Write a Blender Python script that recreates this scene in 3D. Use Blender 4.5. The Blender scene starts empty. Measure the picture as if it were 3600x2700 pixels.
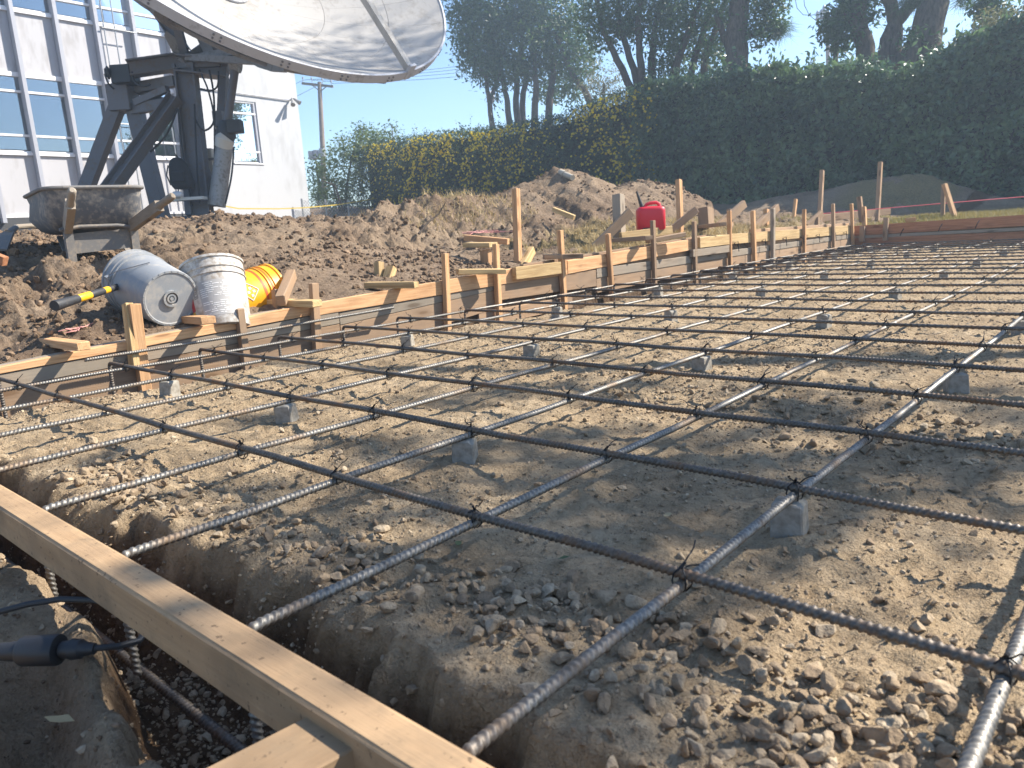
import bpy, bmesh, math, random
import numpy as np
from mathutils import Matrix, Vector

# ------------------------------------------------------------------ camera, sky, sun, exposure
SC = bpy.context.scene
COL = SC.collection
cam_d = bpy.data.cameras.new('camera')
cam_d.sensor_width = 36.0
cam_d.lens = 26.5709
cam_d.clip_start = 0.05
cam_d.clip_end = 600.0
cam_d.dof.use_dof = True
cam_d.dof.focus_distance = 2.6
cam_d.dof.aperture_fstop = 9.0
cam = bpy.data.objects.new('camera', cam_d)
COL.objects.link(cam)
cam.matrix_world = Matrix([[0.749963, -0.088671, 0.65551, 0.076185], [0.658617, 0.192193, -0.72752, -0.452157], [-0.061475, 0.977343, 0.202538, 0.563136], [0.0, 0.0, 0.0, 1.0]])
SC.camera = cam

SUN = Vector((0.68, 0.93, 1.0)).normalized()          # towards the sun
world = bpy.data.worlds.new('World')
SC.world = world
world.use_nodes = True
wn = world.node_tree.nodes
wl = world.node_tree.links
wn.clear()
sky = wn.new('ShaderNodeTexSky')
sky.sky_type = 'NISHITA'
sky.sun_disc = False
sky.sun_elevation = math.asin(SUN.z)
sky.sun_rotation = math.atan2(SUN.x, SUN.y)
sky.air_density = 1.0
sky.dust_density = 0.35
sky.ozone_density = 4.5
bg = wn.new('ShaderNodeBackground')
bg.inputs['Strength'].default_value = 0.105
wo = wn.new('ShaderNodeOutputWorld')
wl.new(sky.outputs[0], bg.inputs[0])
wl.new(bg.outputs[0], wo.inputs[0])
sun_d = bpy.data.lights.new('sun', 'SUN')
sun_d.energy = 5.0
sun_d.angle = math.radians(0.55)
sun_d.color = (1.0, 0.935, 0.83)
sun = bpy.data.objects.new('sun', sun_d)
COL.objects.link(sun)
sun.rotation_euler = SUN.to_track_quat('Z', 'Y').to_euler()
SC.view_settings.view_transform = 'Standard'
SC.view_settings.look = 'None'
SC.view_settings.gamma = 1.0
SC.view_settings.use_curve_mapping = False
SC.view_settings.exposure = 1.25
SC.render.engine = 'CYCLES'
SC.cycles.use_denoising = True
SC.cycles.max_bounces = 6
SC.cycles.transparent_max_bounces = 8
SC.cycles.volume_bounces = 0

RNG = random.Random(7)
NR = np.random.default_rng(11)
U = 0.4064                     # bar spacing
ZB = 0.0845                    # height of the crosswise bars over the gravel
ZL = 0.071


def Xf(y):
    """inner face of the left formwork"""
    return -3.56 + 0.04 * (y - 1.3)


# ------------------------------------------------------------------ noise
def _hash(ix, iy, seed):
    h = (ix.astype(np.int64) * 374761393 + iy.astype(np.int64) * 668265263 + seed * 974634777) & 0x7fffffff
    h = ((h ^ (h >> 13)) * 1274126177) & 0x7fffffff
    return ((h ^ (h >> 16)) & 0xffff) / 65535.0


def vnoise(x, y, seed=0):
    x = np.asarray(x, float); y = np.asarray(y, float)
    ix = np.floor(x); iy = np.floor(y)
    fx = x - ix; fy = y - iy
    fx = fx * fx * fx * (fx * (fx * 6 - 15) + 10); fy = fy * fy * fy * (fy * (fy * 6 - 15) + 10)
    a = _hash(ix, iy, seed); b = _hash(ix + 1, iy, seed); c = _hash(ix, iy + 1, seed); d = _hash(ix + 1, iy + 1, seed)
    return (a * (1 - fx) + b * fx) * (1 - fy) + (c * (1 - fx) + d * fx) * fy * 1.0 - 0.5


def fbm(x, y, s, octv=4, seed=0, gain=0.5, lac=2.03):
    r = 0; amp = 1.0
    for k in range(octv):
        r = r + amp * vnoise(np.asarray(x) * s + 17.3 * k, np.asarray(y) * s - 9.1 * k, seed + k)
        amp *= gain; s *= lac
    return r


def ridged(x, y, s, octv=4, seed=0):
    r = 0; amp = 1.0
    for k in range(octv):
        r = r + amp * (0.5 - np.abs(vnoise(np.asarray(x) * s + 5.7 * k, np.asarray(y) * s + 3.1 * k, seed + k)) * 2)
        amp *= 0.5; s *= 2.07
    return r


def sstep(a, b, x):
    t = np.clip((np.asarray(x, float) - a) / (b - a), 0, 1)
    return t * t * (3 - 2 * t)


# ------------------------------------------------------------------ materials
MATS = {}


def mat(name, color, rough=0.8, metal=0.0, spec=0.5):
    m = bpy.data.materials.new(name)
    m.use_nodes = True
    b = m.node_tree.nodes['Principled BSDF']
    b.inputs['Base Color'].default_value = (*color, 1)
    b.inputs['Roughness'].default_value = rough
    b.inputs['Metallic'].default_value = metal
    b.inputs['Specular IOR Level'].default_value = spec
    MATS[name] = m
    return m


class NT:
    """small node helper"""
    def __init__(s, m):
        s.m = m; s.t = m.node_tree; s.b = s.t.nodes['Principled BSDF']

    def n(s, typ, **kw):
        nd = s.t.nodes.new(typ)
        for k, v in kw.items():
            if k.startswith('i_'):
                nd.inputs[k[2:].replace('_', ' ')].default_value = v
            else:
                setattr(nd, k, v)
        return nd

    def l(s, a, b):
        s.t.links.new(a, b)

    def coord(s, kind='Object', scale=(1, 1, 1), rot=(0, 0, 0)):
        if kind == 'Position':
            o = s.n('ShaderNodeNewGeometry').outputs['Position']
        else:
            o = s.n('ShaderNodeTexCoord').outputs[kind]
        mp = s.n('ShaderNodeMapping')
        mp.inputs['Scale'].default_value = scale
        mp.inputs['Rotation'].default_value = rot
        s.l(o, mp.inputs['Vector'])
        return mp.outputs[0]

    def noise(s, vec, scale, detail=4.0, rough=0.55, dist=0.0):
        nd = s.n('ShaderNodeTexNoise', i_Scale=scale, i_Detail=detail, i_Roughness=rough, i_Distortion=dist)
        s.l(vec, nd.inputs['Vector'])
        return nd.outputs['Fac']

    def ramp(s, fac, stops):
        r = s.n('ShaderNodeValToRGB')
        e = r.color_ramp.elements
        while len(e) < len(stops):
            e.new(0.5)
        for k, (p, c) in enumerate(stops):
            e[k].position = p
            e[k].color = (*c, 1) if len(c) == 3 else c
        s.l(fac, r.inputs[0])
        return r.outputs[0]

    def mix(s, fac, a, b, mode='MIX'):
        x = s.n('ShaderNodeMix', data_type='RGBA', blend_type=mode)
        for sock, v in ((x.inputs[0], fac), (x.inputs[6], a), (x.inputs[7], b)):
            if hasattr(v, 'is_output'):
                s.l(v, sock)
            elif isinstance(v, (int, float)):
                sock.default_value = v
            else:
                sock.default_value = (*v, 1)
        return x.outputs[2]

    def bump(s, h, strength=0.5, dist=0.01, prev=None):
        b = s.n('ShaderNodeBump', i_Strength=strength, i_Distance=dist)
        s.l(h, b.inputs['Height'])
        if prev is not None:
            s.l(prev, b.inputs['Normal'])
        s.l(b.outputs[0], s.b.inputs['Normal'])
        return b.outputs[0]

    def color(s, c):
        s.l(c, s.b.inputs['Base Color'])

    def rough(s, c):
        s.l(c, s.b.inputs['Roughness'])


G = lambda v: (v, v, v)


def wood(name, light, dark, grey=None, rough=0.75, stain=0.35, specks=False):
    m = mat(name, light, rough, spec=0.25)
    t = NT(m)
    info = t.n('ShaderNodeObjectInfo')
    co = t.n('ShaderNodeTexCoord').outputs['Object']
    add = t.n('ShaderNodeVectorMath', operation='ADD')
    sc = t.n('ShaderNodeVectorMath', operation='SCALE')
    cmb = t.n('ShaderNodeCombineXYZ')
    for k in range(3):
        t.l(info.outputs['Random'], cmb.inputs[k])
    t.l(cmb.outputs[0], sc.inputs[0]); sc.inputs['Scale'].default_value = 37.0
    t.l(co, add.inputs[0]); t.l(sc.outputs[0], add.inputs[1])
    mp = t.n('ShaderNodeMapping'); mp.inputs['Scale'].default_value = (1.6, 34, 34)
    t.l(add.outputs[0], mp.inputs[0])
    grain = t.noise(mp.outputs[0], 1.6, 5, 0.62, 0.6)
    mp2 = t.n('ShaderNodeMapping'); mp2.inputs['Scale'].default_value = (7, 190, 190)
    t.l(add.outputs[0], mp2.inputs[0])
    fine = t.noise(mp2.outputs[0], 1.0, 3, 0.7)
    blot = t.noise(add.outputs[0], 3.3, 4, 0.6)
    c = t.ramp(grain, [(0.33, dark), (0.52, light), (0.72, tuple(min(1, v * 1.12) for v in light))])
    c = t.mix(t.ramp(fine, [(0.35, G(0.55)), (0.62, G(0.0))]), c, dark)
    if grey:
        c = t.mix(t.ramp(blot, [(0.30, G(0.25)), (0.62, G(0.95))]), c, grey)
    c = t.mix(t.ramp(blot, [(0.52, G(0.0)), (0.80, G(stain))]), c, tuple(v * 0.45 for v in dark))
    hsv = t.n('ShaderNodeHueSaturation')
    mr = t.n('ShaderNodeMapRange', i_To_Min=0.82, i_To_Max=1.16)
    t.l(info.outputs['Random'], mr.inputs[0]); t.l(mr.outputs[0], hsv.inputs['Value'])
    t.l(c, hsv.inputs['Color'])
    # knots: a few dark rings along the board
    vo = t.n('ShaderNodeTexVoronoi', i_Scale=1.0)
    mp3 = t.n('ShaderNodeMapping'); mp3.inputs['Scale'].default_value = (3.0, 12, 12)
    t.l(add.outputs[0], mp3.inputs[0]); t.l(mp3.outputs[0], vo.inputs['Vector'])
    kn = t.ramp(vo.outputs['Distance'], [(0.0, G(0.95)), (0.13, G(0.8)), (0.17, G(0.3)), (0.30, G(0.0))])
    c2 = t.mix(kn, hsv.outputs[0], tuple(v * 0.6 for v in dark))
    if specks:
        sp = t.noise(add.outputs[0], 95.0, 3, 0.6)
        sp2 = t.noise(add.outputs[0], 11.0, 4, 0.7)
        c2 = t.mix(t.ramp(sp, [(0.63, G(0)), (0.70, G(0.85))]), c2, (0.10, 0.065, 0.04))
        c2 = t.mix(t.ramp(sp2, [(0.50, G(0)), (0.70, G(0.6))]), c2, (0.20, 0.145, 0.09))
    t.color(c2)
    b1 = t.bump(fine, 0.35, 0.002)
    t.bump(grain, 0.4, 0.003, b1)
    return m


wood('wood_fresh', (0.60, 0.36, 0.185), (0.40, 0.205, 0.09))
wood('wood_yellow', (0.56, 0.40, 0.20), (0.37, 0.23, 0.10))
wood('wood_tan', (0.43, 0.265, 0.145), (0.25, 0.145, 0.075), grey=(0.31, 0.215, 0.14))
wood('wood_grey', (0.34, 0.255, 0.18), (0.19, 0.135, 0.09), grey=(0.28, 0.235, 0.18))
wood('wood_red', (0.44, 0.20, 0.10), (0.27, 0.11, 0.05))
wood('wood_dusty', (0.50, 0.32, 0.165), (0.29, 0.165, 0.075), grey=(0.36, 0.245, 0.145), stain=0.8, specks=True)
wood('wood_handle', (0.30, 0.235, 0.17), (0.17, 0.12, 0.08), grey=(0.34, 0.29, 0.23))

# gravel and soil: one shader, the attribute 'soil' says dirt (1) or gravel dust (0), 'turf' dry grass
m = mat('ground_soil', (0.3, 0.24, 0.17), 0.95, spec=0.15)
t = NT(m)
at = t.n('ShaderNodeAttribute'); at.attribute_name = 'soil'
at2 = t.n('ShaderNodeAttribute'); at2.attribute_name = 'turf'
at3 = t.n('ShaderNodeAttribute'); at3.attribute_name = 'shaded_soil'
p = t.coord('Position')
n1 = t.noise(p, 3.0, 6, 0.6)
n2 = t.noise(p, 42.0, 5, 0.65)
n3 = t.noise(p, 210.0, 3, 0.7)
gr = t.ramp(n1, [(0.30, (0.285, 0.205, 0.125)), (0.50, (0.40, 0.297, 0.185)), (0.72, (0.48, 0.372, 0.245))])
gr = t.mix(t.ramp(n2, [(0.35, G(0.55)), (0.60, G(0.0))]), gr, (0.215, 0.15, 0.085))
gr = t.mix(t.ramp(n3, [(0.55, G(0.0)), (0.72, G(0.5))]), gr, (0.54, 0.43, 0.28))
di = t.ramp(n1, [(0.28, (0.135, 0.09, 0.058)), (0.50, (0.215, 0.152, 0.102)), (0.74, (0.305, 0.225, 0.155))])
di = t.mix(t.ramp(n2, [(0.36, G(0.6)), (0.58, G(0.0))]), di, (0.095, 0.06, 0.037))
di = t.mix(t.ramp(n3, [(0.55, G(0.0)), (0.75, G(0.45))]), di, (0.33, 0.24, 0.16))
tu = t.ramp(n2, [(0.3, (0.13, 0.10, 0.05)), (0.6, (0.25, 0.19, 0.09))])
n0 = t.noise(p, 0.8, 4, 0.6)
di = t.mix(t.ramp(n0, [(0.46, G(0.0)), (0.66, G(0.5))]), di, t.mix(t.ramp(n2, [(0.35, G(0.5)), (0.6, G(0.0))]), (0.34, 0.26, 0.175), (0.20, 0.14, 0.09)))
c = t.mix(at.outputs['Fac'], gr, di)
c = t.mix(at2.outputs['Fac'], c, tu)
shd = t.ramp(n2, [(0.3, (0.055, 0.032, 0.017)), (0.65, (0.135, 0.08, 0.043))])  # dark brown trench soil, with the trench's shade painted into its colour
c = t.mix(at3.outputs['Fac'], c, shd)
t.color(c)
vo = t.n('ShaderNodeTexVoronoi', i_Scale=85.0)
t.l(p, vo.inputs['Vector'])
n25 = t.noise(p, 17.0, 4, 0.6)
b0 = t.bump(n25, 0.7, 0.03)
b1 = t.bump(n2, 1.0, 0.016, b0)
n4 = t.noise(p, 520.0, 2, 0.6)
b2 = t.bump(n4, 0.7, 0.0016, t.bump(n3, 1.0, 0.006, b1))
t.bump(vo.outputs['Distance'], 0.35, 0.004, b2)


def stone_mat(name, c1, c2, c3):
    m = mat(name, c1, 0.9, spec=0.2)
    t = NT(m)
    at = t.n('ShaderNodeAttribute'); at.attribute_name = 'tone'
    p = t.coord('Position')
    n = t.noise(p, 90.0, 4, 0.6)
    c = t.ramp(at.outputs['Fac'], [(0.0, c1), (0.55, c2), (1.0, c3)])
    c = t.mix(t.ramp(n, [(0.35, G(0.5)), (0.6, G(0))]), c, tuple(v * 0.6 for v in c1))
    t.color(c)
    n2 = t.noise(p, 320.0, 3, 0.65)
    t.bump(n2, 0.6, 0.002, t.bump(n, 0.9, 0.006))


stone_mat('gravel_stone', (0.25, 0.18, 0.115), (0.355, 0.265, 0.17), (0.45, 0.36, 0.25))
stone_mat('soil_clod', (0.13, 0.085, 0.052), (0.205, 0.138, 0.086), (0.29, 0.20, 0.13))


def leaf_mat(name, c1, c2, trans=0.35, rough=0.42):
    m = mat(name, c1, rough, spec=0.5)
    t = NT(m)
    at = t.n('ShaderNodeAttribute'); at.attribute_name = 'tone'
    c = t.ramp(at.outputs['Fac'], [(0.0, c1), (1.0, c2)])
    t.color(c)
    tr = t.n('ShaderNodeBsdfTranslucent')
    hs = t.n('ShaderNodeHueSaturation', i_Saturation=1.15, i_Value=1.35)
    t.l(c, hs.inputs['Color']); t.l(hs.outputs[0], tr.inputs[0])
    mx = t.n('ShaderNodeMixShader'); mx.inputs[0].default_value = trans
    t.l(t.b.outputs[0], mx.inputs[1]); t.l(tr.outputs[0], mx.inputs[2])
    t.l(mx.outputs[0], t.t.nodes['Material Output'].inputs['Surface'])


leaf_mat('leaf_dark', (0.030, 0.060, 0.026), (0.085, 0.145, 0.045), 0.36)
leaf_mat('leaf_hedge', (0.045, 0.085, 0.045), (0.125, 0.19, 0.085), 0.32, 0.33)
leaf_mat('leaf_vine', (0.035, 0.062, 0.035), (0.085, 0.125, 0.06), 0.3, 0.4)
leaf_mat('leaf_light', (0.07, 0.11, 0.04), (0.15, 0.19, 0.07), 0.4, 0.5)
leaf_mat('leaf_olive', (0.10, 0.11, 0.05), (0.19, 0.18, 0.09), 0.35, 0.5)
leaf_mat('petal', (0.66, 0.50, 0.03), (0.82, 0.72, 0.10), 0.4, 0.6)
leaf_mat('grass_blade', (0.17, 0.155, 0.05), (0.36, 0.28, 0.13), 0.3, 0.7)
leaf_mat('straw', (0.24, 0.18, 0.09), (0.46, 0.35, 0.18), 0.2, 0.8)
mat('twine_pink', (0.62, 0.30, 0.27), 0.8)
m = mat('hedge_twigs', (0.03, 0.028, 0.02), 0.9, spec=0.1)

m = mat('bark', (0.09, 0.07, 0.055), 0.95, spec=0.15)
t = NT(m); p = t.coord('Object', (9, 9, 1.6)); n = t.noise(p, 2.2, 5, 0.65)
t.color(t.ramp(n, [(0.3, (0.045, 0.035, 0.028)), (0.6, (0.12, 0.095, 0.075))])); t.bump(n, 0.8, 0.03)

# rebar steel: dark mill scale, rust specks, worn bright rib tops
def steel(name, c1, c2, rust, rough, amount):
    m = mat(name, c1, rough, 0.6)
    t = NT(m); p = t.coord('Position')
    n = t.noise(p, 9.0, 5, 0.6); n2 = t.noise(p, 160.0, 3, 0.6)
    c = t.ramp(n2, [(0.35, c1), (0.65, c2)])
    c = t.mix(t.ramp(n, [(0.52, G(0.0)), (0.72, G(amount))]), c, rust)
    t.color(c)
    t.rough(t.ramp(n, [(0.35, G(rough - 0.06)), (0.7, G(rough + 0.25))]))
    t.bump(n2, 0.25, 0.001)


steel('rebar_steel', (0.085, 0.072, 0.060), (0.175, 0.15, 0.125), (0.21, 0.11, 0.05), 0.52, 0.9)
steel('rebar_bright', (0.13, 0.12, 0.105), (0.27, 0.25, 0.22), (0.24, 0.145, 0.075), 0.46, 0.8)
mat('tie_wire', (0.03, 0.03, 0.032), 0.5, 0.8)

m = mat('concrete_block', (0.27, 0.25, 0.21), 0.9, spec=0.2)
t = NT(m); p = t.coord('Object'); n = t.noise(p, 40, 5, 0.65)
t.color(t.ramp(n, [(0.3, (0.19, 0.165, 0.13)), (0.6, (0.32, 0.295, 0.25))])); t.bump(n, 0.5, 0.004)


def painted(name, base, dirt, rough=0.45, scale=6.0, cover=0.5, metal=0.0, kind='Object', streak=(1, 1, 1), amount=0.9, bump=0.15):
    m = mat(name, base, rough, metal)
    t = NT(m); p = t.coord(kind, streak)
    n = t.noise(p, scale, 6, 0.65); n2 = t.noise(p, scale * 6, 4, 0.6)
    f = t.mix(0.45, n, n2)
    lo = 0.62 - 0.22 * cover
    c = t.mix(t.ramp(f, [(lo, G(0.0)), (lo + 0.12, G(amount))]), base, dirt)
    t.color(c)
    t.rough(t.ramp(f, [(lo, G(rough)), (lo + 0.12, G(min(1, rough + 0.35)))]))
    t.bump(n2, bump, 0.003)
    return m


painted('white_stucco', (0.47, 0.475, 0.485), (0.35, 0.345, 0.345), 0.9, 0.7, 0.55, amount=0.55, kind='Position', streak=(1, 1, 0.35))
painted('panel_white', (0.42, 0.415, 0.43), (0.31, 0.295, 0.29), 0.7, 1.1, 0.5, amount=0.6, kind='Position', streak=(1, 1, 0.3))
painted('mullion_paint', (0.34, 0.35, 0.39), (0.26, 0.26, 0.28), 0.5, 3.0, 0.4, amount=0.5)
painted('sill_white', (0.76, 0.76, 0.77), (0.5, 0.5, 0.5), 0.55, 3.0, 0.3, amount=0.4)
mat('foundation', (0.06, 0.06, 0.062), 0.9)
mat('interior_dark', (0.02, 0.022, 0.025), 0.9)
mat('blind_fabric', (0.20, 0.21, 0.22), 0.9)
m = mat('window_glass', (0.02, 0.025, 0.03), 0.02)
t = NT(m)
gl = t.n('ShaderNodeBsdfGlossy', i_Roughness=0.015); gl.inputs['Color'].default_value = (0.82, 0.86, 0.9, 1)
tr = t.n('ShaderNodeBsdfTransparent'); tr.inputs['Color'].default_value = (0.55, 0.6, 0.62, 1)
fr = t.n('ShaderNodeFresnel', i_IOR=1.9)
mx = t.n('ShaderNodeMixShader')
mr = t.n('ShaderNodeMapRange', i_To_Min=0.18, i_To_Max=1.0)
t.l(fr.outputs[0], mr.inputs[0]); t.l(mr.outputs[0], mx.inputs[0])
t.l(tr.outputs[0], mx.inputs[1]); t.l(gl.outputs[0], mx.inputs[2])
t.l(mx.outputs[0], t.t.nodes['Material Output'].inputs['Surface'])
painted('dish_paint', (0.37, 0.35, 0.325), (0.26, 0.237, 0.21), 0.7, 1.3, 0.58, kind='Position', streak=(1.5, 1.5, 0.45), amount=0.7, bump=0.05)
painted('dish_rim', (0.42, 0.42, 0.44), (0.25, 0.24, 0.24), 0.6, 3.0, 0.4, kind='Position')
painted('dish_back', (0.24, 0.245, 0.26), (0.16, 0.155, 0.15), 0.7, 2.0, 0.5, kind='Position')
painted('mast_steel', (0.15, 0.15, 0.165), (0.19, 0.155, 0.13), 0.6, 4.0, 0.5, metal=0.2, kind='Position')
painted('jack_steel', (0.30, 0.295, 0.29), (0.18, 0.16, 0.14), 0.5, 4.0, 0.5, metal=0.3, kind='Position')
mat('black_box', (0.03, 0.032, 0.036), 0.55)
mat('cable_black', (0.022, 0.022, 0.024), 0.55)
painted('bag_fabric', (0.022, 0.023, 0.027), (0.05, 0.05, 0.055), 0.85, 9, 0.4)
painted('tray_paint', (0.10, 0.105, 0.115), (0.33, 0.29, 0.245), 0.6, 5.0, 0.62, bump=0.4)
painted('barrow_steel', (0.15, 0.14, 0.13), (0.26, 0.215, 0.17), 0.75, 8.0, 0.6, bump=0.4)
mat('rubber', (0.02, 0.02, 0.02), 0.8)
painted('bucket_grey', (0.235, 0.245, 0.255), (0.42, 0.375, 0.315), 0.55, 5.0, 0.62, amount=0.5)
painted('bucket_white', (0.50, 0.47, 0.43), (0.27, 0.22, 0.17), 0.65, 7.0, 0.8, amount=0.85)
painted('bucket_orange', (0.84, 0.36, 0.008), (0.85, 0.46, 0.05), 0.4, 8.0, 0.3, amount=0.5)
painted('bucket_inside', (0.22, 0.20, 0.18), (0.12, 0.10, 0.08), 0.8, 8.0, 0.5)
mat('label_grey', (0.36, 0.34, 0.32), 0.7)
mat('label_red', (0.42, 0.05, 0.05), 0.6)
mat('label_yellow', (0.72, 0.42, 0.06), 0.6)
mat('label_orange_dark', (0.62, 0.09, 0.01), 0.5)
mat('print_white', (0.75, 0.72, 0.68), 0.6)
mat('print_dark', (0.20, 0.17, 0.15), 0.7)
painted('can_red', (0.60, 0.012, 0.03), (0.42, 0.03, 0.03), 0.4, 6.0, 0.3, amount=0.5)
mat('plastic_black', (0.02, 0.02, 0.022), 0.5)
painted('grip_black', (0.025, 0.025, 0.027), (0.12, 0.10, 0.08), 0.6, 20.0, 0.35, amount=0.6)
painted('handle_yellow', (0.80, 0.42, 0.01), (0.55, 0.30, 0.05), 0.45, 20.0, 0.3, amount=0.5)
mat('galvanised', (0.34, 0.35, 0.36), 0.45, 0.8)
mat('pvc', (0.38, 0.34, 0.27), 0.6)
mat('tape_yellow', (0.50, 0.36, 0.04), 0.6)
mat('string_pink', (0.75, 0.10, 0.12), 0.7)
mat('twine_red', (0.55, 0.10, 0.10), 0.7)
painted('pole_wood', (0.20, 0.155, 0.12), (0.12, 0.09, 0.07), 0.9, 4.0, 0.5)
mat('insulator', (0.30, 0.31, 0.34), 0.3)
mat('cloth_white', (0.62, 0.63, 0.66), 0.9)
mat('lamp_glass', (0.75, 0.72, 0.70), 0.3)
mat('dry_leaf', (0.32, 0.24, 0.12), 0.7)
mat('cabinet_beige', (0.55, 0.54, 0.50), 0.6)

# ------------------------------------------------------------------ object helpers
def tag(o, label=None, cat=None, group=None, kind=None):
    if label: o['label'] = label
    if cat: o['category'] = cat
    if group: o['group'] = group
    if kind: o['kind'] = kind
    return o


def thing(name, label, cat, loc, group=None):
    o = bpy.data.objects.new(name, None)
    COL.objects.link(o)
    o.empty_display_size = 0.1
    o.location = loc
    return tag(o, label, cat, group)


def put(name, me, parent=None, M=None):
    """link a mesh as an object; M is its world matrix"""
    o = bpy.data.objects.new(name, me)
    COL.objects.link(o)
    M = M if M is not None else Matrix.Identity(4)
    if parent is not None:
        o.parent = parent
        o.matrix_basis = Matrix.Translation(-wloc(parent)) @ M
    else:
        o.matrix_basis = M
    return o


def wloc(o):
    v = Vector((0, 0, 0))
    while o is not None:
        v += Vector(o.location); o = o.parent
    return v


def mesh_np(name, V, F, material, smooth=True, attrs=None):
    """mesh from numpy arrays; F is (n,3) or (n,4)"""
    me = bpy.data.meshes.new(name)
    V = np.asarray(V, np.float32); F = np.asarray(F, np.int32)
    k = F.shape[1]
    me.vertices.add(len(V)); me.vertices.foreach_set('co', V.ravel())
    me.loops.add(F.size); me.loops.foreach_set('vertex_index', F.ravel())
    me.polygons.add(len(F))
    me.polygons.foreach_set('loop_start', np.arange(0, F.size, k, dtype=np.int32))
    me.polygons.foreach_set('use_smooth', np.full(len(F), smooth, dtype=bool))
    for nm, a in (attrs or {}).items():
        at = me.attributes.new(nm, 'FLOAT', 'POINT')
        at.data.foreach_set('value', np.asarray(a, np.float32))
    me.update(calc_edges=True)
    me.materials.append(MATS[material])
    return me


class MB:
    """collects shapes and links them as ONE mesh"""
    def __init__(s):
        s.v = []; s.f = []

    def add(s, V, F):
        k = len(s.v)
        s.v.extend([tuple(map(float, p)) for p in V])
        s.f.extend([tuple(i + k for i in f) for f in F])
        return s

    def box(s, c, size, M=None):
        x, y, z = (d / 2 for d in size)
        V = [Vector((sx * x, sy * y, sz * z)) for sx in (-1, 1) for sy in (-1, 1) for sz in (-1, 1)]
        if M is not None:
            V = [M @ p for p in V]
        V = [p + Vector(c) for p in V]
        return s.add(V, [(0, 1, 3, 2), (4, 6, 7, 5), (0, 4, 5, 1), (2, 3, 7, 6), (0, 2, 6, 4), (1, 5, 7, 3)])

    def bar(s, a, b, w, h, up=(0, 0, 1), w2=None, h2=None):
        a = Vector(a); b = Vector(b)
        R = frame(b - a, up)
        w2 = w if w2 is None else w2; h2 = h if h2 is None else h2
        V = []
        for p, ww, hh in ((a, w, h), (b, w2, h2)):
            for sy, sz in ((-1, -1), (1, -1), (1, 1), (-1, 1)):
                V.append(p + R @ Vector((0, sy * ww / 2, sz * hh / 2)))
        return s.add(V, [(0, 3, 2, 1), (4, 5, 6, 7), (0, 1, 5, 4), (1, 2, 6, 5), (2, 3, 7, 6), (3, 0, 4, 7)])

    def tube(s, pts, r, seg=8, caps=True):
        pts = [Vector(p) for p in pts]
        n = len(pts)
        rs = r if isinstance(r, (list, tuple)) else [r] * n
        V = []; F = []
        ref = None
        for k, p in enumerate(pts):
            d = (pts[min(k + 1, n - 1)] - pts[max(k - 1, 0)]).normalized()
            if ref is None:
                ref = Vector((0, 0, 1)) if abs(d.z) < 0.9 else Vector((1, 0, 0))
            u = d.cross(ref)
            if u.length < 1e-4:
                u = d.cross(Vector((0.3, 1, 0.2)))
            u.normalize(); w = u.cross(d); ref = w
            for j in range(seg):
                a = 2 * math.pi * j / seg
                V.append(p + (u * math.cos(a) + w * math.sin(a)) * rs[k])
        for k in range(n - 1):
            for j in range(seg):
                a = k * seg + j; b = k * seg + (j + 1) % seg
                F.append((a, b, b + seg, a + seg))
        if caps:
            F.append(tuple(range(seg))[::-1]); F.append(tuple((n - 1) * seg + j for j in range(seg)))
        return s.add(V, F)

    def lathe(s, prof, M=None, seg=24, close=False):
        """prof: (r, z) pairs turned about z"""
        V = []; F = []
        for r, z in prof:
            for j in range(seg):
                a = 2 * math.pi * j / seg
                p = Vector((r * math.cos(a), r * math.sin(a), z))
                V.append(M @ p if M is not None else p)
        for k in range(len(prof) - 1):
            for j in range(seg):
                a = k * seg + j; b = k * seg + (j + 1) % seg
                F.append((a, b, b + seg, a + seg))
        return s.add(V, F)

    def disc(s, c, n, r, seg=20):
        R = frame(Vector(n), (0, 0, 1))
        V = [Vector(c) + R @ Vector((0, r * math.cos(2 * math.pi * j / seg), r * math.sin(2 * math.pi * j / seg))) for j in range(seg)]
        return s.add(V, [tuple(range(seg))])

    def build(s, name, material, parent=None, loc=None, smooth=True, angle=35, bevel=0.0):
        """loc: the object's origin in the world (defaults to the parent's base)"""
        if loc is None:
            loc = wloc(parent) if parent is not None else sum((Vector(p) for p in s.v), Vector()) / len(s.v)
        loc = Vector(loc)
        me = bpy.data.meshes.new(name)
        me.from_pydata([tuple(Vector(p) - loc) for p in s.v], [], s.f)
        if bevel:
            bm = bmesh.new(); bm.from_mesh(me)
            ed = [e for e in bm.edges if len(e.link_faces) == 2 and e.calc_face_angle(0) > 0.6]
            bmesh.ops.bevel(bm, geom=ed, offset=bevel, segments=1, affect='EDGES', clamp_overlap=True)
            bm.to_mesh(me); bm.free()
        me.materials.append(MATS[material])
        if smooth:
            me.shade_smooth(); me.set_sharp_from_angle(angle=math.radians(angle))
        me.update()
        o = bpy.data.objects.new(name, me)
        COL.objects.link(o)
        if parent is not None:
            o.parent = parent
            o.location = loc - wloc(parent)
        else:
            o.location = loc
        return o


def frame(d, up=(0, 0, 1)):
    """rotation whose X runs along d, Z as near up as it can"""
    x = Vector(d).normalized(); u = Vector(up)
    if abs(x.dot(u.normalized())) > 0.97:
        u = Vector((0.0, 1, 0)) if abs(x.y) < 0.9 else Vector((1, 0, 0))
    y = u.cross(x).normalized(); z = x.cross(y)
    return Matrix((x, y, z)).transposed()


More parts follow.
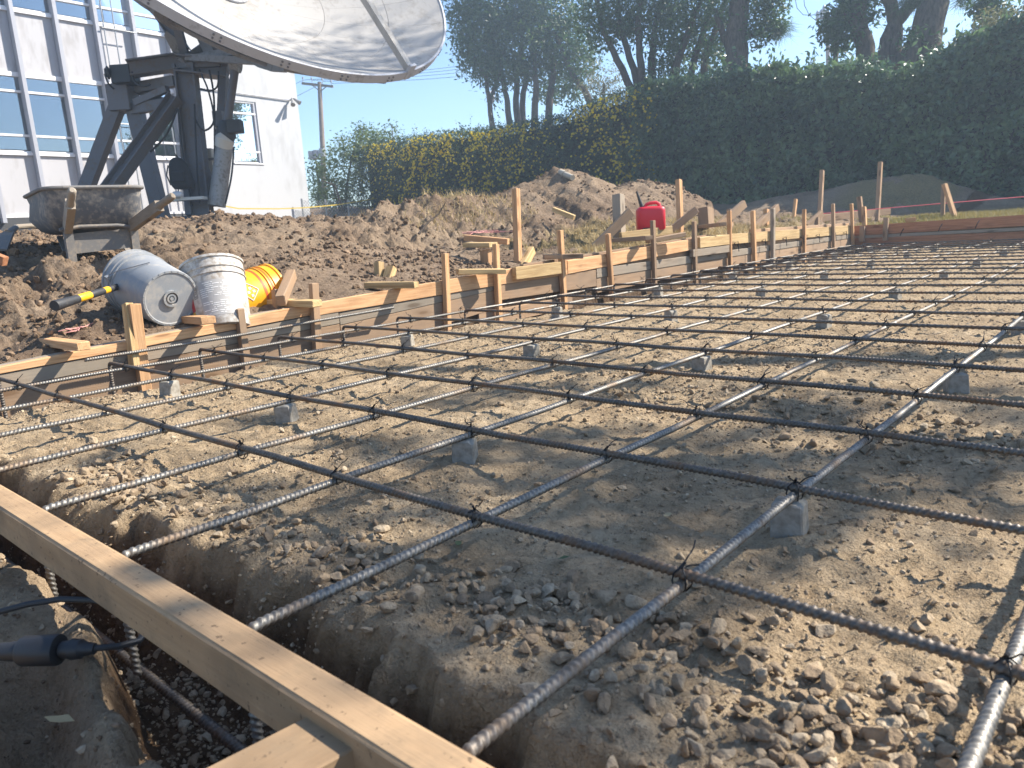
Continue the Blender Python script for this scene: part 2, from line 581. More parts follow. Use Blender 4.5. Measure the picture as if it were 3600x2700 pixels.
def timber(name, a, b, w, h, material, parent=None, up=(0, 0, 1), chamfer=0.003, rough=0.0015):
    """a sawn piece from a to b; its local X is its length so the grain follows it"""
    a = Vector(a); b = Vector(b)
    L = (b - a).length
    bm = bmesh.new()
    bmesh.ops.create_cube(bm, size=1.0)
    bmesh.ops.scale(bm, vec=(L, w, h), verts=bm.verts)
    bmesh.ops.bevel(bm, geom=list(bm.edges), offset=chamfer, segments=1, affect='EDGES', clamp_overlap=True)
    for v in bm.verts:
        v.co += Vector([RNG.uniform(-1, 1) * rough for _ in range(3)])
    me = bpy.data.meshes.new(name)
    bm.to_mesh(me); bm.free()
    me.materials.append(MATS[material])
    M = Matrix.Translation((a + b) / 2) @ frame(b - a, up).to_4x4()
    o = bpy.data.objects.new(name, me)
    COL.objects.link(o)
    if parent is not None:
        o.parent = parent
        M = Matrix.Translation(-wloc(parent)) @ M
    o.matrix_basis = M
    return o


def board(name, material, parent, x0, x1, ya, yb, za, zb):
    """a board of the left formwork: x offsets from the inner face, y range, (bottom, top) at both ends"""
    L = yb - ya
    org = Vector((Xf((ya + yb) / 2), (ya + yb) / 2, (za[0] + za[1]) / 2))
    d = Vector((Xf(yb) - Xf(ya), L, 0))
    R = frame(d, (0, 0, 1))
    V = []
    for y, z in ((ya, za), (yb, zb)):
        for dx, zz in ((x0, z[0]), (x1, z[0]), (x1, z[1]), (x0, z[1])):
            V.append(R.transposed() @ (Vector((Xf(y) + dx, y, zz)) - org))
    bm = bmesh.new()
    vs = [bm.verts.new(v) for v in V]
    for f in ((0, 3, 2, 1), (4, 5, 6, 7), (0, 1, 5, 4), (1, 2, 6, 5), (2, 3, 7, 6), (3, 0, 4, 7)):
        bm.faces.new([vs[i] for i in f])
    bmesh.ops.recalc_face_normals(bm, faces=bm.faces)
    bmesh.ops.bevel(bm, geom=list(bm.edges), offset=0.0025, segments=1, affect='EDGES', clamp_overlap=True)
    me = bpy.data.meshes.new(name)
    bm.to_mesh(me); bm.free()
    me.materials.append(MATS[material])
    o = bpy.data.objects.new(name, me)
    COL.objects.link(o)
    o.parent = parent
    o.matrix_basis = Matrix.Translation(org - wloc(parent)) @ R.to_4x4()
    return o


# ------------------------------------------------------------------ ground
CREST = np.array([(-6.812, -1.110, 0.679), (-6.212, 1.090, 0.779), (-6.425, 1.315, 0.796), (-6.774, 1.706, 0.862), (-6.473, 1.977, 0.862), (-6.324, 2.391, 0.879), (-6.168, 2.668, 0.874), (-5.881, 2.926, 0.872), (-5.974, 3.514, 0.817), (-5.958, 3.797, 0.792), (-6.296, 4.613, 0.869), (-6.324, 5.142, 0.884), (-6.445, 5.603, 0.961), (-6.462, 6.145, 0.982), (-6.126, 6.424, 0.901), (-6.134, 6.874, 1.062), (-5.979, 7.336, 1.230), (-5.757, 7.519, 1.172), (-5.508, 7.966, 0.982), (-5.416, 8.492, 1.092), (-5.178, 8.676, 0.983), (-4.886, 9.140, 0.717), (-4.681, 9.266, 0.506)])
REAR = np.array([(-7.134, 14.487, 0.535), (-6.675, 15.253, 0.818), (-5.500, 15.938, 0.958), (-4.683, 16.169, 1.117), (-4.056, 16.341, 1.185), (-3.367, 16.917, 1.023), (-2.400, 17.384, 0.560), (-1.649, 17.762, 0.475)])
ZT_Y = [-1.0, 0.45, 1.02, 1.74, 2.15, 2.73, 3.2, 3.87, 4.54, 5.12, 5.55, 6.37, 6.93, 8.0, 9.2, 9.95]
ZT_Z = [0.06, 0.131, 0.18, 0.213, 0.225, 0.239, 0.27, 0.283, 0.304, 0.33, 0.344, 0.372, 0.358, 0.346, 0.332, 0.318]


def crest_dist(x, y, C):
    """distance to a crest polyline and the crest's height there"""
    best = np.full(np.shape(x), 1e9); hh = np.zeros(np.shape(x)); tt = np.zeros(np.shape(x))
    for k in range(len(C) - 1):
        a = C[k]; b = C[k + 1]
        dx, dy = b[0] - a[0], b[1] - a[1]
        t = np.clip(((x - a[0]) * dx + (y - a[1]) * dy) / (dx * dx + dy * dy), 0, 1)
        d = np.hypot(x - a[0] - t * dx, y - a[1] - t * dy)
        h = a[2] + t * (b[2] - a[2])
        m_ = d < best
        best = np.where(m_, d, best); hh = np.where(m_, h, hh); tt = np.where(m_, k + t, tt)
    return best, hh, tt


def ground(x, y):
    """height, soil (0 gravel .. 1 dirt), turf, region id"""
    x = np.asarray(x, float); y = np.asarray(y, float)
    xf = Xf(y)
    # gravel pad with its trenches
    pad = 0.012 * fbm(x, y, 2.2, 3, 3) + 0.016 * fbm(x, y, 13, 3, 21) + 0.011 * ridged(x, y, 27, 2, 41) + 0.005
    en = 0.05 * fbm(x, y, 5, 3, 5)
    xe = xf + np.interp(y, [-1, 0.3, 0.5, 1.3, 1.6, 1.9, 2.2, 2.5, 2.9, 3.4, 5, 7, 10], [0.57, 0.56, 0.52, 0.47, 0.30, 0.23, 0.24, 0.40, 0.46, 0.5, 0.45, 0.36, 0.3]) + en
    lt = 1 - sstep(-0.11, 0.035, x - xe)                       # left trench
    ye = 0.085 + 0.07 * np.exp(-((x + 1.0) / 0.55) ** 2) + 0.5 * en + 0.03 * fbm(x, y, 10, 3, 9)
    inner = 1 - sstep(-0.075, 0.030, y - ye + 0.03 * ridged(x, y, 9, 3, 17))
    yo = -0.045 - 0.10 * sstep(-1.38, -0.80, x) + 0.25 * en + 0.02 * fbm(x, y, 14, 2, 15)
    outer = sstep(-0.03, 0.03, y - yo)
    ft = inner * outer                                        # front trench
    tr = np.maximum(lt, ft)
    floor = -0.235 + 0.02 * fbm(x, y, 7, 3, 8)
    zp = pad * (1 - tr) + floor * tr + 0.02 * tr * (1 - tr) * 4 * fbm(x, y, 9, 4, 12)
    out = 1 - outer                                           # soil outside the front beam
    hole = np.exp(-(((x + 1.15) / 0.16) ** 2 + ((y + 0.20) / 0.07) ** 2)) + 0.8 * np.exp(-(((x + 0.95) / 0.2) ** 2 + ((y + 0.25) / 0.05) ** 2))
    zo = -0.035 + 0.05 * fbm(x, y, 4, 4, 31) + 0.02 * fbm(x, y, 20, 3, 33) - 0.14 * hole
    ztr = pad * (1 - np.maximum(lt, inner)) + floor * np.maximum(lt, inner)
    zp = np.where(y < 0.05, ztr * outer + zo * out, zp)
    # bank behind the left formwork
    u = xf - x
    zt = np.interp(y, ZT_Y, ZT_Z)
    a = 0.20 - 0.17 * sstep(1.7, 4.0, y) + 0.08 * sstep(5, 8, y)
    base = zt - 0.035 + a * sstep(0.02, 1.15, u) + 0.028 * np.clip(u - 1.5, 0, 30) + 0.03 * np.clip(u - 3.5, 0, 12)
    d, h, tt = crest_dist(x, y, CREST)
    w = np.interp(tt, [0, 5, 8, 12, 14, 15, 17, 18, 21], [1.45, 1.45, 1.4, 0.9, 0.85, 1.0, 0.95, 0.95, 0.7])
    wt = np.exp(-(d / w) ** 2)
    zb = base + (h - 0.085 + 0.085 * sstep(11, 13, tt) - base) * wt
    amp = (0.35 + 0.65 * sstep(0.1, 0.9, u)) * (0.42 + 1.0 * sstep(-0.22, 0.22, fbm(x, y, 0.75, 3, 57)))
    lump = ridged(x, y, 1.7, 4, 51)
    zb = zb + amp * (0.085 * (lump - 0.35) + 0.085 * fbm(x, y, 3.6, 4, 61) + 0.045 * (ridged(x, y, 5.5, 3, 71) - 0.3) + 0.045 * fbm(x, y, 15, 3, 75) + 0.026 * ridged(x, y, 29, 2, 77))
    bank = sstep(0.004, 0.034, u)
    z = zp * (1 - bank) + zb * bank
    # ground behind the back formwork
    back = sstep(10.0, 10.03, y) * (1 - bank)
    zk = 0.27 + 0.05 * sstep(10.2, 12, y) + 0.03 * fbm(x, y, 1.3, 3, 81) + 0.012 * fbm(x, y, 8, 3, 83)
    z = z * (1 - back) + zk * back
    dr, hr, tr2 = crest_dist(x, y, REAR)
    wr = np.exp(-(dr / 1.2) ** 2) * sstep(10.3, 11.2, y)
    rough = 0.05 * fbm(x, y, 3.0, 4, 91) + 0.02 * fbm(x, y, 13, 2, 92)
    z = z + np.maximum(hr - z, 0) * wr + wr * rough
    # land beyond
    far = sstep(15.8, 16.9, y)
    zfar = 0.40 + 0.055 * np.clip(-x - 1, 0, 30)
    z = z * (1 - far) + np.maximum(zfar, 0.35) * far
    soil = np.clip(np.maximum.reduce([bank, back * 0.9, tr * 0.95, out * 0.45]) + 0.15 * fbm(x, y, 3, 3, 44) * (tr > 0.02), 0, 1)
    flat_b = bank * sstep(4.5, 5.1, y) * (1 - sstep(0.10, 0.32, wt)) * sstep(0.1, 0.3, u) * (1 - sstep(1.7, 2.4, u))
    turf = np.clip(back * (1 - sstep(0.01, 0.09, wr)) * (1 - far) + 0.9 * flat_b * (fbm(x, y, 1.6, 3, 99) > -0.12), 0, 1)
    reg = np.where(bank > 0.5, 1, np.where(back > 0.5, 2, 0))
    reg = np.where((reg == 1) & (tt > 12.6) & (tt < 17.2) & (wt > 0.30) & (d < 1.6), 3, reg)
    reg = np.where((reg == 1) & (tt >= 17.2) & (wt > 0.30), 4, reg)
    reg = np.where((y > 10.2) & (wr > 0.22), 5, reg)
    return z, soil, turf, reg, np.clip(np.maximum(sstep(0.06, 0.4, ft + 0.25 * fbm(x, y, 10, 3, 58)), lt * sstep(0.2, 0.7, lt)) * (1 - bank), 0, 1)  # last value: where shade is painted into the trench soil




def axis(*segs):
    r = [np.arange(a, b, st) for a, b, st in segs]
    return np.concatenate(r + [np.array([segs[-1][1]])])


xs = axis((-66, -24, 4.0), (-24, -9, 0.5), (-9, -7, 0.08), (-7, -3.4, 0.023), (-3.4, -2.4, 0.018), (-2.4, 0.45, 0.0125), (0.45, 1.2, 0.05), (1.2, 6, 0.4), (6, 46, 4.0))
ys = axis((-34, -1, 1.0), (-1, -0.45, 0.04), (-0.45, 0.75, 0.0125), (0.75, 2.6, 0.02), (2.6, 5.0, 0.025), (5.0, 9.9, 0.038), (9.9, 10.2, 0.02), (10.2, 16.2, 0.07), (16.2, 20, 0.5), (20, 62, 5.0))
GX, GY = np.meshgrid(xs, ys)
GZ, SO, TU, RE, SHD = ground(GX, GY)
nx, ny = len(xs), len(ys)
idx = np.arange(nx * ny).reshape(ny, nx)
Q = np.stack([idx[:-1, :-1], idx[:-1, 1:], idx[1:, 1:], idx[1:, :-1]], -1).reshape(-1, 4)
V = np.stack([GX, GY, GZ], -1).reshape(-1, 3)
rq = RE.reshape(-1)[Q].max(1)


def region(name, ids, **kw):
    F = Q[np.isin(rq, ids)]
    used = np.unique(F)
    re_ = np.zeros(nx * ny, np.int64); re_[used] = np.arange(len(used))
    me = mesh_np(name, V[used], re_[F], 'ground_soil', True, {'soil': SO.reshape(-1)[used], 'turf': TU.reshape(-1)[used], 'shaded_soil': SHD.reshape(-1)[used]})
    return tag(put(name, me), **kw)


region('gravel_pad', [0], kind='structure')
region('dirt_bank', [1], kind='structure')
region('lawn_strip', [2], kind='structure')
region('dirt_pile', [3], label='tall sunlit heap of dug brown soil with a plastic pipe stub near its top', cat='dirt pile')
region('dirt_pile', [4], label='smaller rounded sunlit soil heap behind the red fuel can', cat='dirt pile')
region('dirt_pile', [5], label='long shaded soil heap against the foot of the dark hedge', cat='dirt pile')


def gz(x, y):
    return float(ground(np.array([x]), np.array([y]))[0][0])


# ------------------------------------------------------------------ stones and clods (nobody could count them)
def ico(sub):
    bm = bmesh.new()
    bmesh.ops.create_icosphere(bm, subdivisions=sub, radius=1.0)
    bm.verts.ensure_lookup_table()
    v = np.array([p.co[:] for p in bm.verts]); f = np.array([[q.index for q in fc.verts] for fc in bm.faces])
    bm.free()
    return v, f


ICO1, ICO2, ICO3 = ico(1), ico(2), ico(3)


def scatter_stones(name, pts, size, material, base, flat=(0.45, 0.85), sink=0.35, seed=1, parent=None):
    """pts (n,3) on the ground; size (n,)"""
    g = np.random.default_rng(seed)
    bv, bf = base
    n = len(pts)
    variants = []
    for k in range(9):
        s_ = bv.copy()
        for _ in range(11):                     # flatten a few facets
            d = g.normal(size=3); d /= np.linalg.norm(d)
            c = g.uniform(0.42, 0.80)
            over = np.maximum(s_ @ d - c, 0)
            s_ -= over[:, None] * d * 0.9
        if len(bv) > 100:
            q = s_ * 1.5 + g.uniform(-9, 9, 3)
            s_ *= 1 + 0.16 * (fbm(q[:, 0] + 0.7 * q[:, 2], q[:, 1] - 0.6 * q[:, 2], 1.0, 4, k))[:, None]
        else:
            s_ *= 1 + g.normal(scale=0.05, size=(len(bv), 1))
        variants.append(s_)
    variants = np.array(variants)
    vi = g.integers(0, 9, n)
    P = variants[vi] * np.stack([g.uniform(0.75, 1.25, n), g.uniform(0.6, 1.0, n), g.uniform(*flat, n)], 1)[:, None, :] * size[:, None, None]
    q = g.normal(size=(n, 4)) * np.array([1, 0.25, 0.25, 1.0]); q /= np.linalg.norm(q, axis=1)[:, None]
    w, x, y, z = q.T
    R = np.stack([1 - 2 * (y * y + z * z), 2 * (x * y - z * w), 2 * (x * z + y * w), 2 * (x * y + z * w), 1 - 2 * (x * x + z * z), 2 * (y * z - x * w), 2 * (x * z - y * w), 2 * (y * z + x * w), 1 - 2 * (x * x + y * y)], -1).reshape(n, 3, 3)
    P = np.einsum('nij,nkj->nki', R, P)
    P = P + pts[:, None, :] + np.array([0, 0, 1]) * (size * np.mean(flat) * (1 - 2 * sink))[:, None, None]
    F = (bf[None] + (np.arange(n) * len(bv))[:, None, None]).reshape(-1, 3)
    me = mesh_np(name, P.reshape(-1, 3), F, material, False, {'tone': np.repeat(g.random(n), len(bv))})
    return tag(put(name, me, parent), kind='stuff')


def sample(n, x0, x1, y0, y1, dens, seed, ypow=1.0):
    g = np.random.default_rng(seed)
    x = g.uniform(x0, x1, n); y = y0 + (y1 - y0) * g.random(n) ** ypow
    k = g.random(n) < dens(x, y)
    x, y = x[k], y[k]
    z, so, tu, re, shd = ground(x, y)
    return x, y, z, so, tu, re


def gravel_dens(x, y):
    d = sstep(-0.12, 0.20, fbm(x, y, 1.9, 3, 201)) * 0.75 + 0.13
    heap = 0.6 * np.exp(-(((x + 0.12) / 0.33) ** 2 + ((y - 0.36) / 0.17) ** 2))
    return np.clip(d + heap, 0, 1) * (x > Xf(y) + 0.3)


x, y, z, so, tu, re = sample(8000, -3.4, 0.5, -0.02, 2.6, gravel_dens, 5, 1.15)
sz = 0.003 + 0.0105 * np.random.default_rng(6).random(len(x)) ** 2.6
hp = np.exp(-(((x + 0.62) / 0.22) ** 2 + ((y - 0.33) / 0.10) ** 2)) + np.exp(-(((x + 0.12) / 0.33) ** 2 + ((y - 0.36) / 0.17) ** 2))
sz *= 1 + 0.3 * np.clip(hp, 0, 1)
nr_ = y < 1.0
scatter_stones('gravel', np.stack([x, y, z], 1)[nr_], sz[nr_], 'gravel_stone', ICO3, seed=8)
scatter_stones('gravel', np.stack([x, y, z], 1)[~nr_], sz[~nr_], 'gravel_stone', ICO2, seed=9)
x, y, z, so, tu, re = sample(60000, -3.4, 0.6, -0.05, 3.0, lambda a, b: np.clip(gravel_dens(a, b) + 0.30, 0, 1), 15, 1.4)
scatter_stones('fine_gravel', np.stack([x, y, z], 1), 0.0018 + 0.0055 * np.random.default_rng(16).random(len(x)) ** 2.4, 'gravel_stone', ICO1, sink=0.45, seed=18)
hx = np.random.default_rng(31); n_ = 1500
for hx0, hy0, sx_, sy_, n_, sd in ((-0.60, 0.30, 0.12, 0.06, 230, 1), (-0.14, 0.31, 0.22, 0.10, 520, 2), (-1.75, 0.22, 0.2, 0.06, 300, 3), (-0.95, 0.27, 0.10, 0.05, 90, 4), (-1.25, 0.24, 0.16, 0.05, 80, 5), (0.04, 0.2, 0.16, 0.08, 140, 6), (-1.0, 1.75, 0.35, 0.16, 260, 7), (-0.35, 1.45, 0.28, 0.12, 280, 8)):
    x = hx0 + sx_ * hx.normal(size=n_); y = hy0 + sy_ * hx.normal(size=n_)
    z = ground(x, y)[0]
    scatter_stones('gravel_heap', np.stack([x, y, z + 0.006 * hx.random(n_)], 1), 0.0035 + 0.0155 * hx.random(n_) ** 2.3, 'gravel_stone', ICO3, seed=100 + sd)
x, y, z, so, tu, re = sample(34000, -3.4, 2.6, 2.2, 9.8, lambda a, b: np.clip(gravel_dens(a, b) * 0.9 + 0.15, 0, 1), 25, 1.5)
scatter_stones('far_gravel', np.stack([x, y, z], 1), 0.004 + 0.011 * np.random.default_rng(26).random(len(x)) ** 2.5, 'gravel_stone', ICO1, flat=(0.35, 0.6), sink=0.5, seed=28)
# trench floor stones and the soil outside
x, y, z, so, tu, re = sample(1300, -2.0, -0.3, -0.2, 0.12, lambda a, b: np.where(ground(a, b)[0] < -0.15, 0.9, 0.12), 35)
scatter_stones('trench_gravel', np.stack([x, y, z], 1), 0.004 + 0.011 * np.random.default_rng(36).random(len(x)) ** 2, 'gravel_stone', ICO2, seed=38)
x, y, z, so, tu, re = sample(2600, -2.6, -0.2, -0.42, -0.09, lambda a, b: np.full(len(a), 0.7), 45)
scatter_stones('loose_soil', np.stack([x, y, z], 1), 0.0015 + 0.006 * np.random.default_rng(46).random(len(x)) ** 2.5, 'soil_clod', ICO1, seed=48)


def clod_dens(x, y):
    u = Xf(y) - x
    return np.clip(0.22 + 1.2 * sstep(-0.05, 0.3, fbm(x, y, 1.4, 3, 301)), 0, 1) * (u > 0.06)


x, y, z, so, tu, re = sample(52000, -7.2, -3.2, -0.5, 9.6, clod_dens, 55, 1.35)
sz = 0.004 + 0.028 * np.random.default_rng(56).random(len(x)) ** 4.2
k = tu < 0.4
scatter_stones('soil_clods', np.stack([x, y, z], 1)[k], sz[k], 'soil_clod', ICO1, flat=(0.6, 1.0), seed=58)
x, y, z, so, tu, re = sample(420, -6.6, -3.75, 0.0, 9.4, clod_dens, 65)
sz = 0.022 + 0.045 * np.random.default_rng(66).random(len(x)) ** 3
k = (tu < 0.4) & (Xf(y) - x > 0.35)
scatter_stones('soil_lumps', np.stack([x, y, z], 1)[k], sz[k], 'soil_clod', ICO2, flat=(0.6, 1.0), sink=0.6, seed=68)

# ------------------------------------------------------------------ reinforcing bars
ORD = ['zeroth', 'first', 'second', 'third', 'fourth', 'fifth', 'sixth', 'seventh', 'eighth', 'ninth', 'tenth', 'eleventh', 'twelfth', 'thirteenth', 'fourteenth',
       'fifteenth', 'sixteenth', 'seventeenth', 'eighteenth', 'nineteenth', 'twentieth', 'twenty-first', 'twenty-second', 'twenty-third', 'twenty-fourth']
T_OFF = [0.0000, 0.0155, 0.0103, -0.0048, 0.0015, 0.0245, -0.0093, -0.0226, 0.0037, -0.0016, -0.0161, -0.0095, -0.0118, 0.0074, 0.0147, -0.0100, -0.0071, -0.0052, -0.0018, 0.0020, 0.0007, 0.0060, 0.0052, 0.0083]
T_ANG = [0.0000, -0.0066, -0.0072, -0.0077, -0.0098, 0.0023, 0.0069, 0.0072, 0.0003, -0.0000, -0.0004, -0.0004, -0.0004, 0.0002, 0.0003, 0.0003, -0.0001, 0.0002, 0.0000, 0.0001, 0.0002, 0.0000, -0.0001, -0.0004]
L_OFF = [-0.0603, -0.0046, -0.0010, 0.0168, 0.0741, 0.0209, 0.0439, -0.0100, -0.0811]
L_ANG = [0.0032, -0.0033, -0.0072, -0.0046, -0.0033, -0.0095, 0.0005, 0.0056, 0.0160]
NT_, JR = 24, -8                # crosswise bars 1..24, lengthwise bars 8 (left) .. JR (right)


def ty(i, x):
    o = T_OFF[i] if i < len(T_OFF) else 0.0
    a = T_ANG[i] if i < len(T_ANG) else 0.0
    return U * (i + o + a * (x / U + 4))


def lx(j, y):
    o = L_OFF[j] if j >= 0 else 0.02 * math.sin(j * 2.3)
    a = L_ANG[j] if j >= 0 else 0.004 * math.sin(j * 1.7)
    return U * (-j + o + a * (y / U - 4))


def rebar_mesh(name, path, r=0.0068, pitch=0.0105, rib=0.0016, seg=10, fine_to=1e9, material='rebar_steel'):
    """ribbed bar along a polyline: slanted ribs, two long seams"""
    path = [Vector(p) for p in path]
    cum = [0.0]
    for a, b in zip(path, path[1:]):
        cum.append(cum[-1] + (b - a).length)
    tot = cum[-1]
    cumn = np.array(cum); P = np.array([p[:] for p in path])
    T = np.gradient(P, axis=0) if len(P) > 2 else np.array([P[1] - P[0]] * 2)
    seglen = np.diff(P, axis=0); seglen /= np.linalg.norm(seglen, axis=1)[:, None]
    T = np.vstack([seglen[:1], (seglen[:-1] + seglen[1:]) / 2, seglen[-1:]]) if len(P) > 2 else np.vstack([seglen, seglen])
    fr = [0.0, 0.42, 0.58, 0.84]; rr = [0, 0, 1, 1]
    S = []; Rr = []
    s = 0.0
    while s < tot:
        if s < fine_to:
            for f_, q in zip(fr, rr):
                S.append(min(s + f_ * pitch, tot)); Rr.append(r + rib * q)
            s += pitch
        else:
            S.append(s); Rr.append(r + rib * 0.6); s += 0.12
    S.append(tot); Rr.append(r)
    S = np.array(S); Rr = np.array(Rr)
    C_ = np.stack([np.interp(S, cumn, P[:, k]) for k in range(3)], 1)
    D = np.stack([np.interp(S, cumn, T[:, k]) for k in range(3)], 1)
    D /= np.linalg.norm(D, axis=1)[:, None]
    # fixed side direction: bars bend only in one vertical plane
    main = P[-1] - P[0]; main[2] = 0; main /= np.linalg.norm(main)
    side = np.cross(main, [0, 0, 1.0])
    W = np.cross(np.broadcast_to(side, D.shape), D); W /= np.linalg.norm(W, axis=1)[:, None]
    th = 2 * np.pi * np.arange(seg) / seg
    seam = np.where(np.isclose(np.abs(np.cos(th)), 1), 0.0009, 0)
    rad = Rr[:, None] + seam[None]
    slant = 0.45 * pitch * np.sin(th)[None]
    Vv = C_[:, None, :] + rad[..., None] * (np.cos(th)[None, :, None] * side + np.sin(th)[None, :, None] * W[:, None, :]) + slant[..., None] * D[:, None, :]
    n = len(S)
    i0 = np.arange(n * seg).reshape(n, seg)
    F = np.stack([i0[:-1], np.roll(i0, -1, 1)[:-1], np.roll(i0, -1, 1)[1:], i0[1:]], -1).reshape(-1, 4)
    caps_v = np.stack([C_[0], C_[-1]])
    nv = n * seg
    capf = [[nv, i0[0, (k + 1) % seg], i0[0, k], i0[0, k]] for k in range(0)]
    Vall = np.concatenate([Vv.reshape(-1, 3), caps_v])
    ca = np.stack([np.full(seg, nv), np.roll(i0[0], -1), i0[0], i0[0]], -1)
    me = mesh_np(name, Vall, F, material, True)
    # end caps as n-gons through bmesh
    bm = bmesh.new(); bm.from_mesh(me); bm.verts.ensure_lookup_table()
    try:
        bm.faces.new([bm.verts[k] for k in i0[0]][::-1]); bm.faces.new([bm.verts[k] for k in i0[-1]])
    except ValueError:
        pass
    for v in [v for v in bm.verts if not v.link_faces]:
        bm.verts.remove(v)
    bm.to_mesh(me); bm.free()
    return me


def bend(center_corner, d_in, d_out, rad, n=6):
    """points of a rounded corner"""
    c = Vector(center_corner); a = Vector(d_in).normalized(); b = Vector(d_out).normalized()
    st = c - a * rad; en = c + b * rad
    return [(1 - t) ** 2 * st + 2 * t * (1 - t) * c + t * t * en for t in [k / (n - 1) for k in range(n)]]


HOOK = [0.13, 0.03, 0.10, 0.12, 0.13, 0.13, 0.12, 0.27, 0.33, 0.30, 0.24, 0.2, 0.22, 0.2, 0.24, 0.2, 0.2, 0.22, 0.2, 0.2, 0.2, 0.2, 0.2, 0.2, 0.2]
for i in range(1, NT_ + 1):
    x0 = Xf(i * U) + HOOK[i]
    x1 = 0.62 if i <= 2 else (1.2 if i < 6 else 3.6)
    d = Vector((1, (ty(i, 0) - ty(i, -1)), 0)).normalized()
    corner = Vector((x0, ty(i, x0), ZB))
    pts = [corner + Vector((0, 0, -0.20))] + bend(corner, (0, 0, 1), d, 0.028) 
    k = 14
    for q in range(1, k + 1):
        xx = x0 + 0.06 + (x1 - x0 - 0.06) * q / k
        sag = 0.0025 * math.sin(q * 1.9 + i)
        pts.append(Vector((xx, ty(i, xx), ZB + sag)))
    seg = 12 if i <= 3 else (10 if i < 9 else 6)
    near = i < 14
    me = rebar_mesh('rebar', pts, seg=seg, rib=0.0016 if i < 9 else 0.0022, pitch=0.0105 if i < 7 else 0.021 if i < 14 else 0.05, r=0.0066)
    o = put('rebar', me)
    tag(o, ('%s ribbed steel bar running crosswise, counted from the front timber beam' % ORD[i]) if i > 1 else 'nearest ribbed steel bar running crosswise, closest to the front timber beam',
        'rebar', 'crosswise reinforcing bars over the gravel')

BRIGHT = {8, 6, 5, 3}
for j in range(8, JR - 1, -1):
    y0 = -0.030
    xx = lx(j, y0)
    corner = Vector((xx, y0, ZL))
    pts = [corner + Vector((0, 0, -0.215))] + bend(corner, (0, 0, 1), (0, 1, 0), 0.026)
    ystart = y0 + 0.05
    if j < -1:
        ystart = 2.4 if j > -5 else 5.0
        pts = [Vector((lx(j, ystart), ystart - 0.05, ZL))]
    k = 22
    for q in range(1, k + 1):
        yy = ystart + (9.86 - ystart) * (q / k) ** 1.3
        pts.append(Vector((lx(j, yy), yy, ZL + 0.002 * math.sin(q * 2.1 + j))))
    seg = 12 if 0 <= j <= 5 else 8
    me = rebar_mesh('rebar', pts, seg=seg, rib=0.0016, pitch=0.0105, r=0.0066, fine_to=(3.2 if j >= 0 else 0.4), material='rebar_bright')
    o = put('rebar', me)
    lab = {8: 'lengthwise ribbed bar closest to the left formwork, silvery in the sun'}.get(j)
    if lab is None:
        lab = '%s lengthwise ribbed bar, counted from the left formwork towards the right' % ORD[9 - j]
    tag(o, lab, 'rebar', 'lengthwise reinforcing bars over the gravel')

# loose lengths
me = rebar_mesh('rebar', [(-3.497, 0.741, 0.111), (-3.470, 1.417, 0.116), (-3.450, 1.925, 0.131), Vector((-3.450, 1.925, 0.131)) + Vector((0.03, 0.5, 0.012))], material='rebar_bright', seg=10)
tag(put('rebar', me), 'single ribbed bar held level against the near end of the left formwork', 'rebar')
me = rebar_mesh('rebar', [(-2.4, 0.005, -0.175), (-1.2, 0.0, -0.178), (-0.25, -0.004, -0.175)], seg=12, r=0.0075, material='rebar_steel')
tag(put('rebar', me), 'dusty ribbed bar lying along the bottom of the front trench', 'rebar')
me = rebar_mesh('rebar', [(-3.33, 1.6, -0.12), (-3.28, 4.0, -0.12), (-3.17, 8.0, -0.12)], seg=8, pitch=0.03)
tag(put('rebar', me), 'ribbed bar low in the trench along the left formwork', 'rebar')


# wire ties at the crossings
def tie_mesh(seed, seg=5):
    g = random.Random(seed)
    mb = MB()
    r = 0.0011
    for s_ in (1, -1):                       # loop over the crossing, diagonal both ways
        pts = []
        for k in range(11):
            a = 2 * math.pi * k / 10
            rr = 0.0125
            pts.append((rr * math.cos(a) * 0.78, rr * math.cos(a) * 0.78 * s_, 0.0165 * math.sin(a) - 0.007 + g.uniform(-1, 1) * 0.001))
        mb.tube(pts, r, seg, False)
    a0 = g.uniform(0, 6.28)
    for k in range(2):                       # twisted pigtail
        a = a0 + k * g.uniform(0.3, 2.6)
        L = g.uniform(0.018, 0.038)
        p = Vector((0, 0, 0.009)); pts = [p.copy()]
        for q in range(5):
            a += g.uniform(-0.7, 0.7)
            p = p + Vector((math.cos(a) * L / 5, math.sin(a) * L / 5, g.uniform(-0.1, 0.9) * L / 4))
            pts.append(p.copy())
        mb.tube(pts, r, seg, False)
    mb.tube([(-0.004, 0.004, 0.006), (0.0, 0.0, 0.012), (0.003, -0.003, 0.017)], 0.0022, seg)
    me = bpy.data.meshes.new('wire_tie')
    me.from_pydata([tuple(v) for v in mb.v], [], mb.f)
    me.materials.append(MATS['tie_wire'])
    return me


TIES = [tie_mesh(k) for k in range(5)]


def in_view(x, y, z=0.08, mx=0.02):
    p = cam.matrix_world.inverted() @ Vector((x, y, z))
    if p.z > -0.1: return False
    f = cam_d.lens / 36.0
    return abs(p.x / -p.z * f) < 0.5 + mx and abs(p.y / -p.z * f) < 0.375 + mx


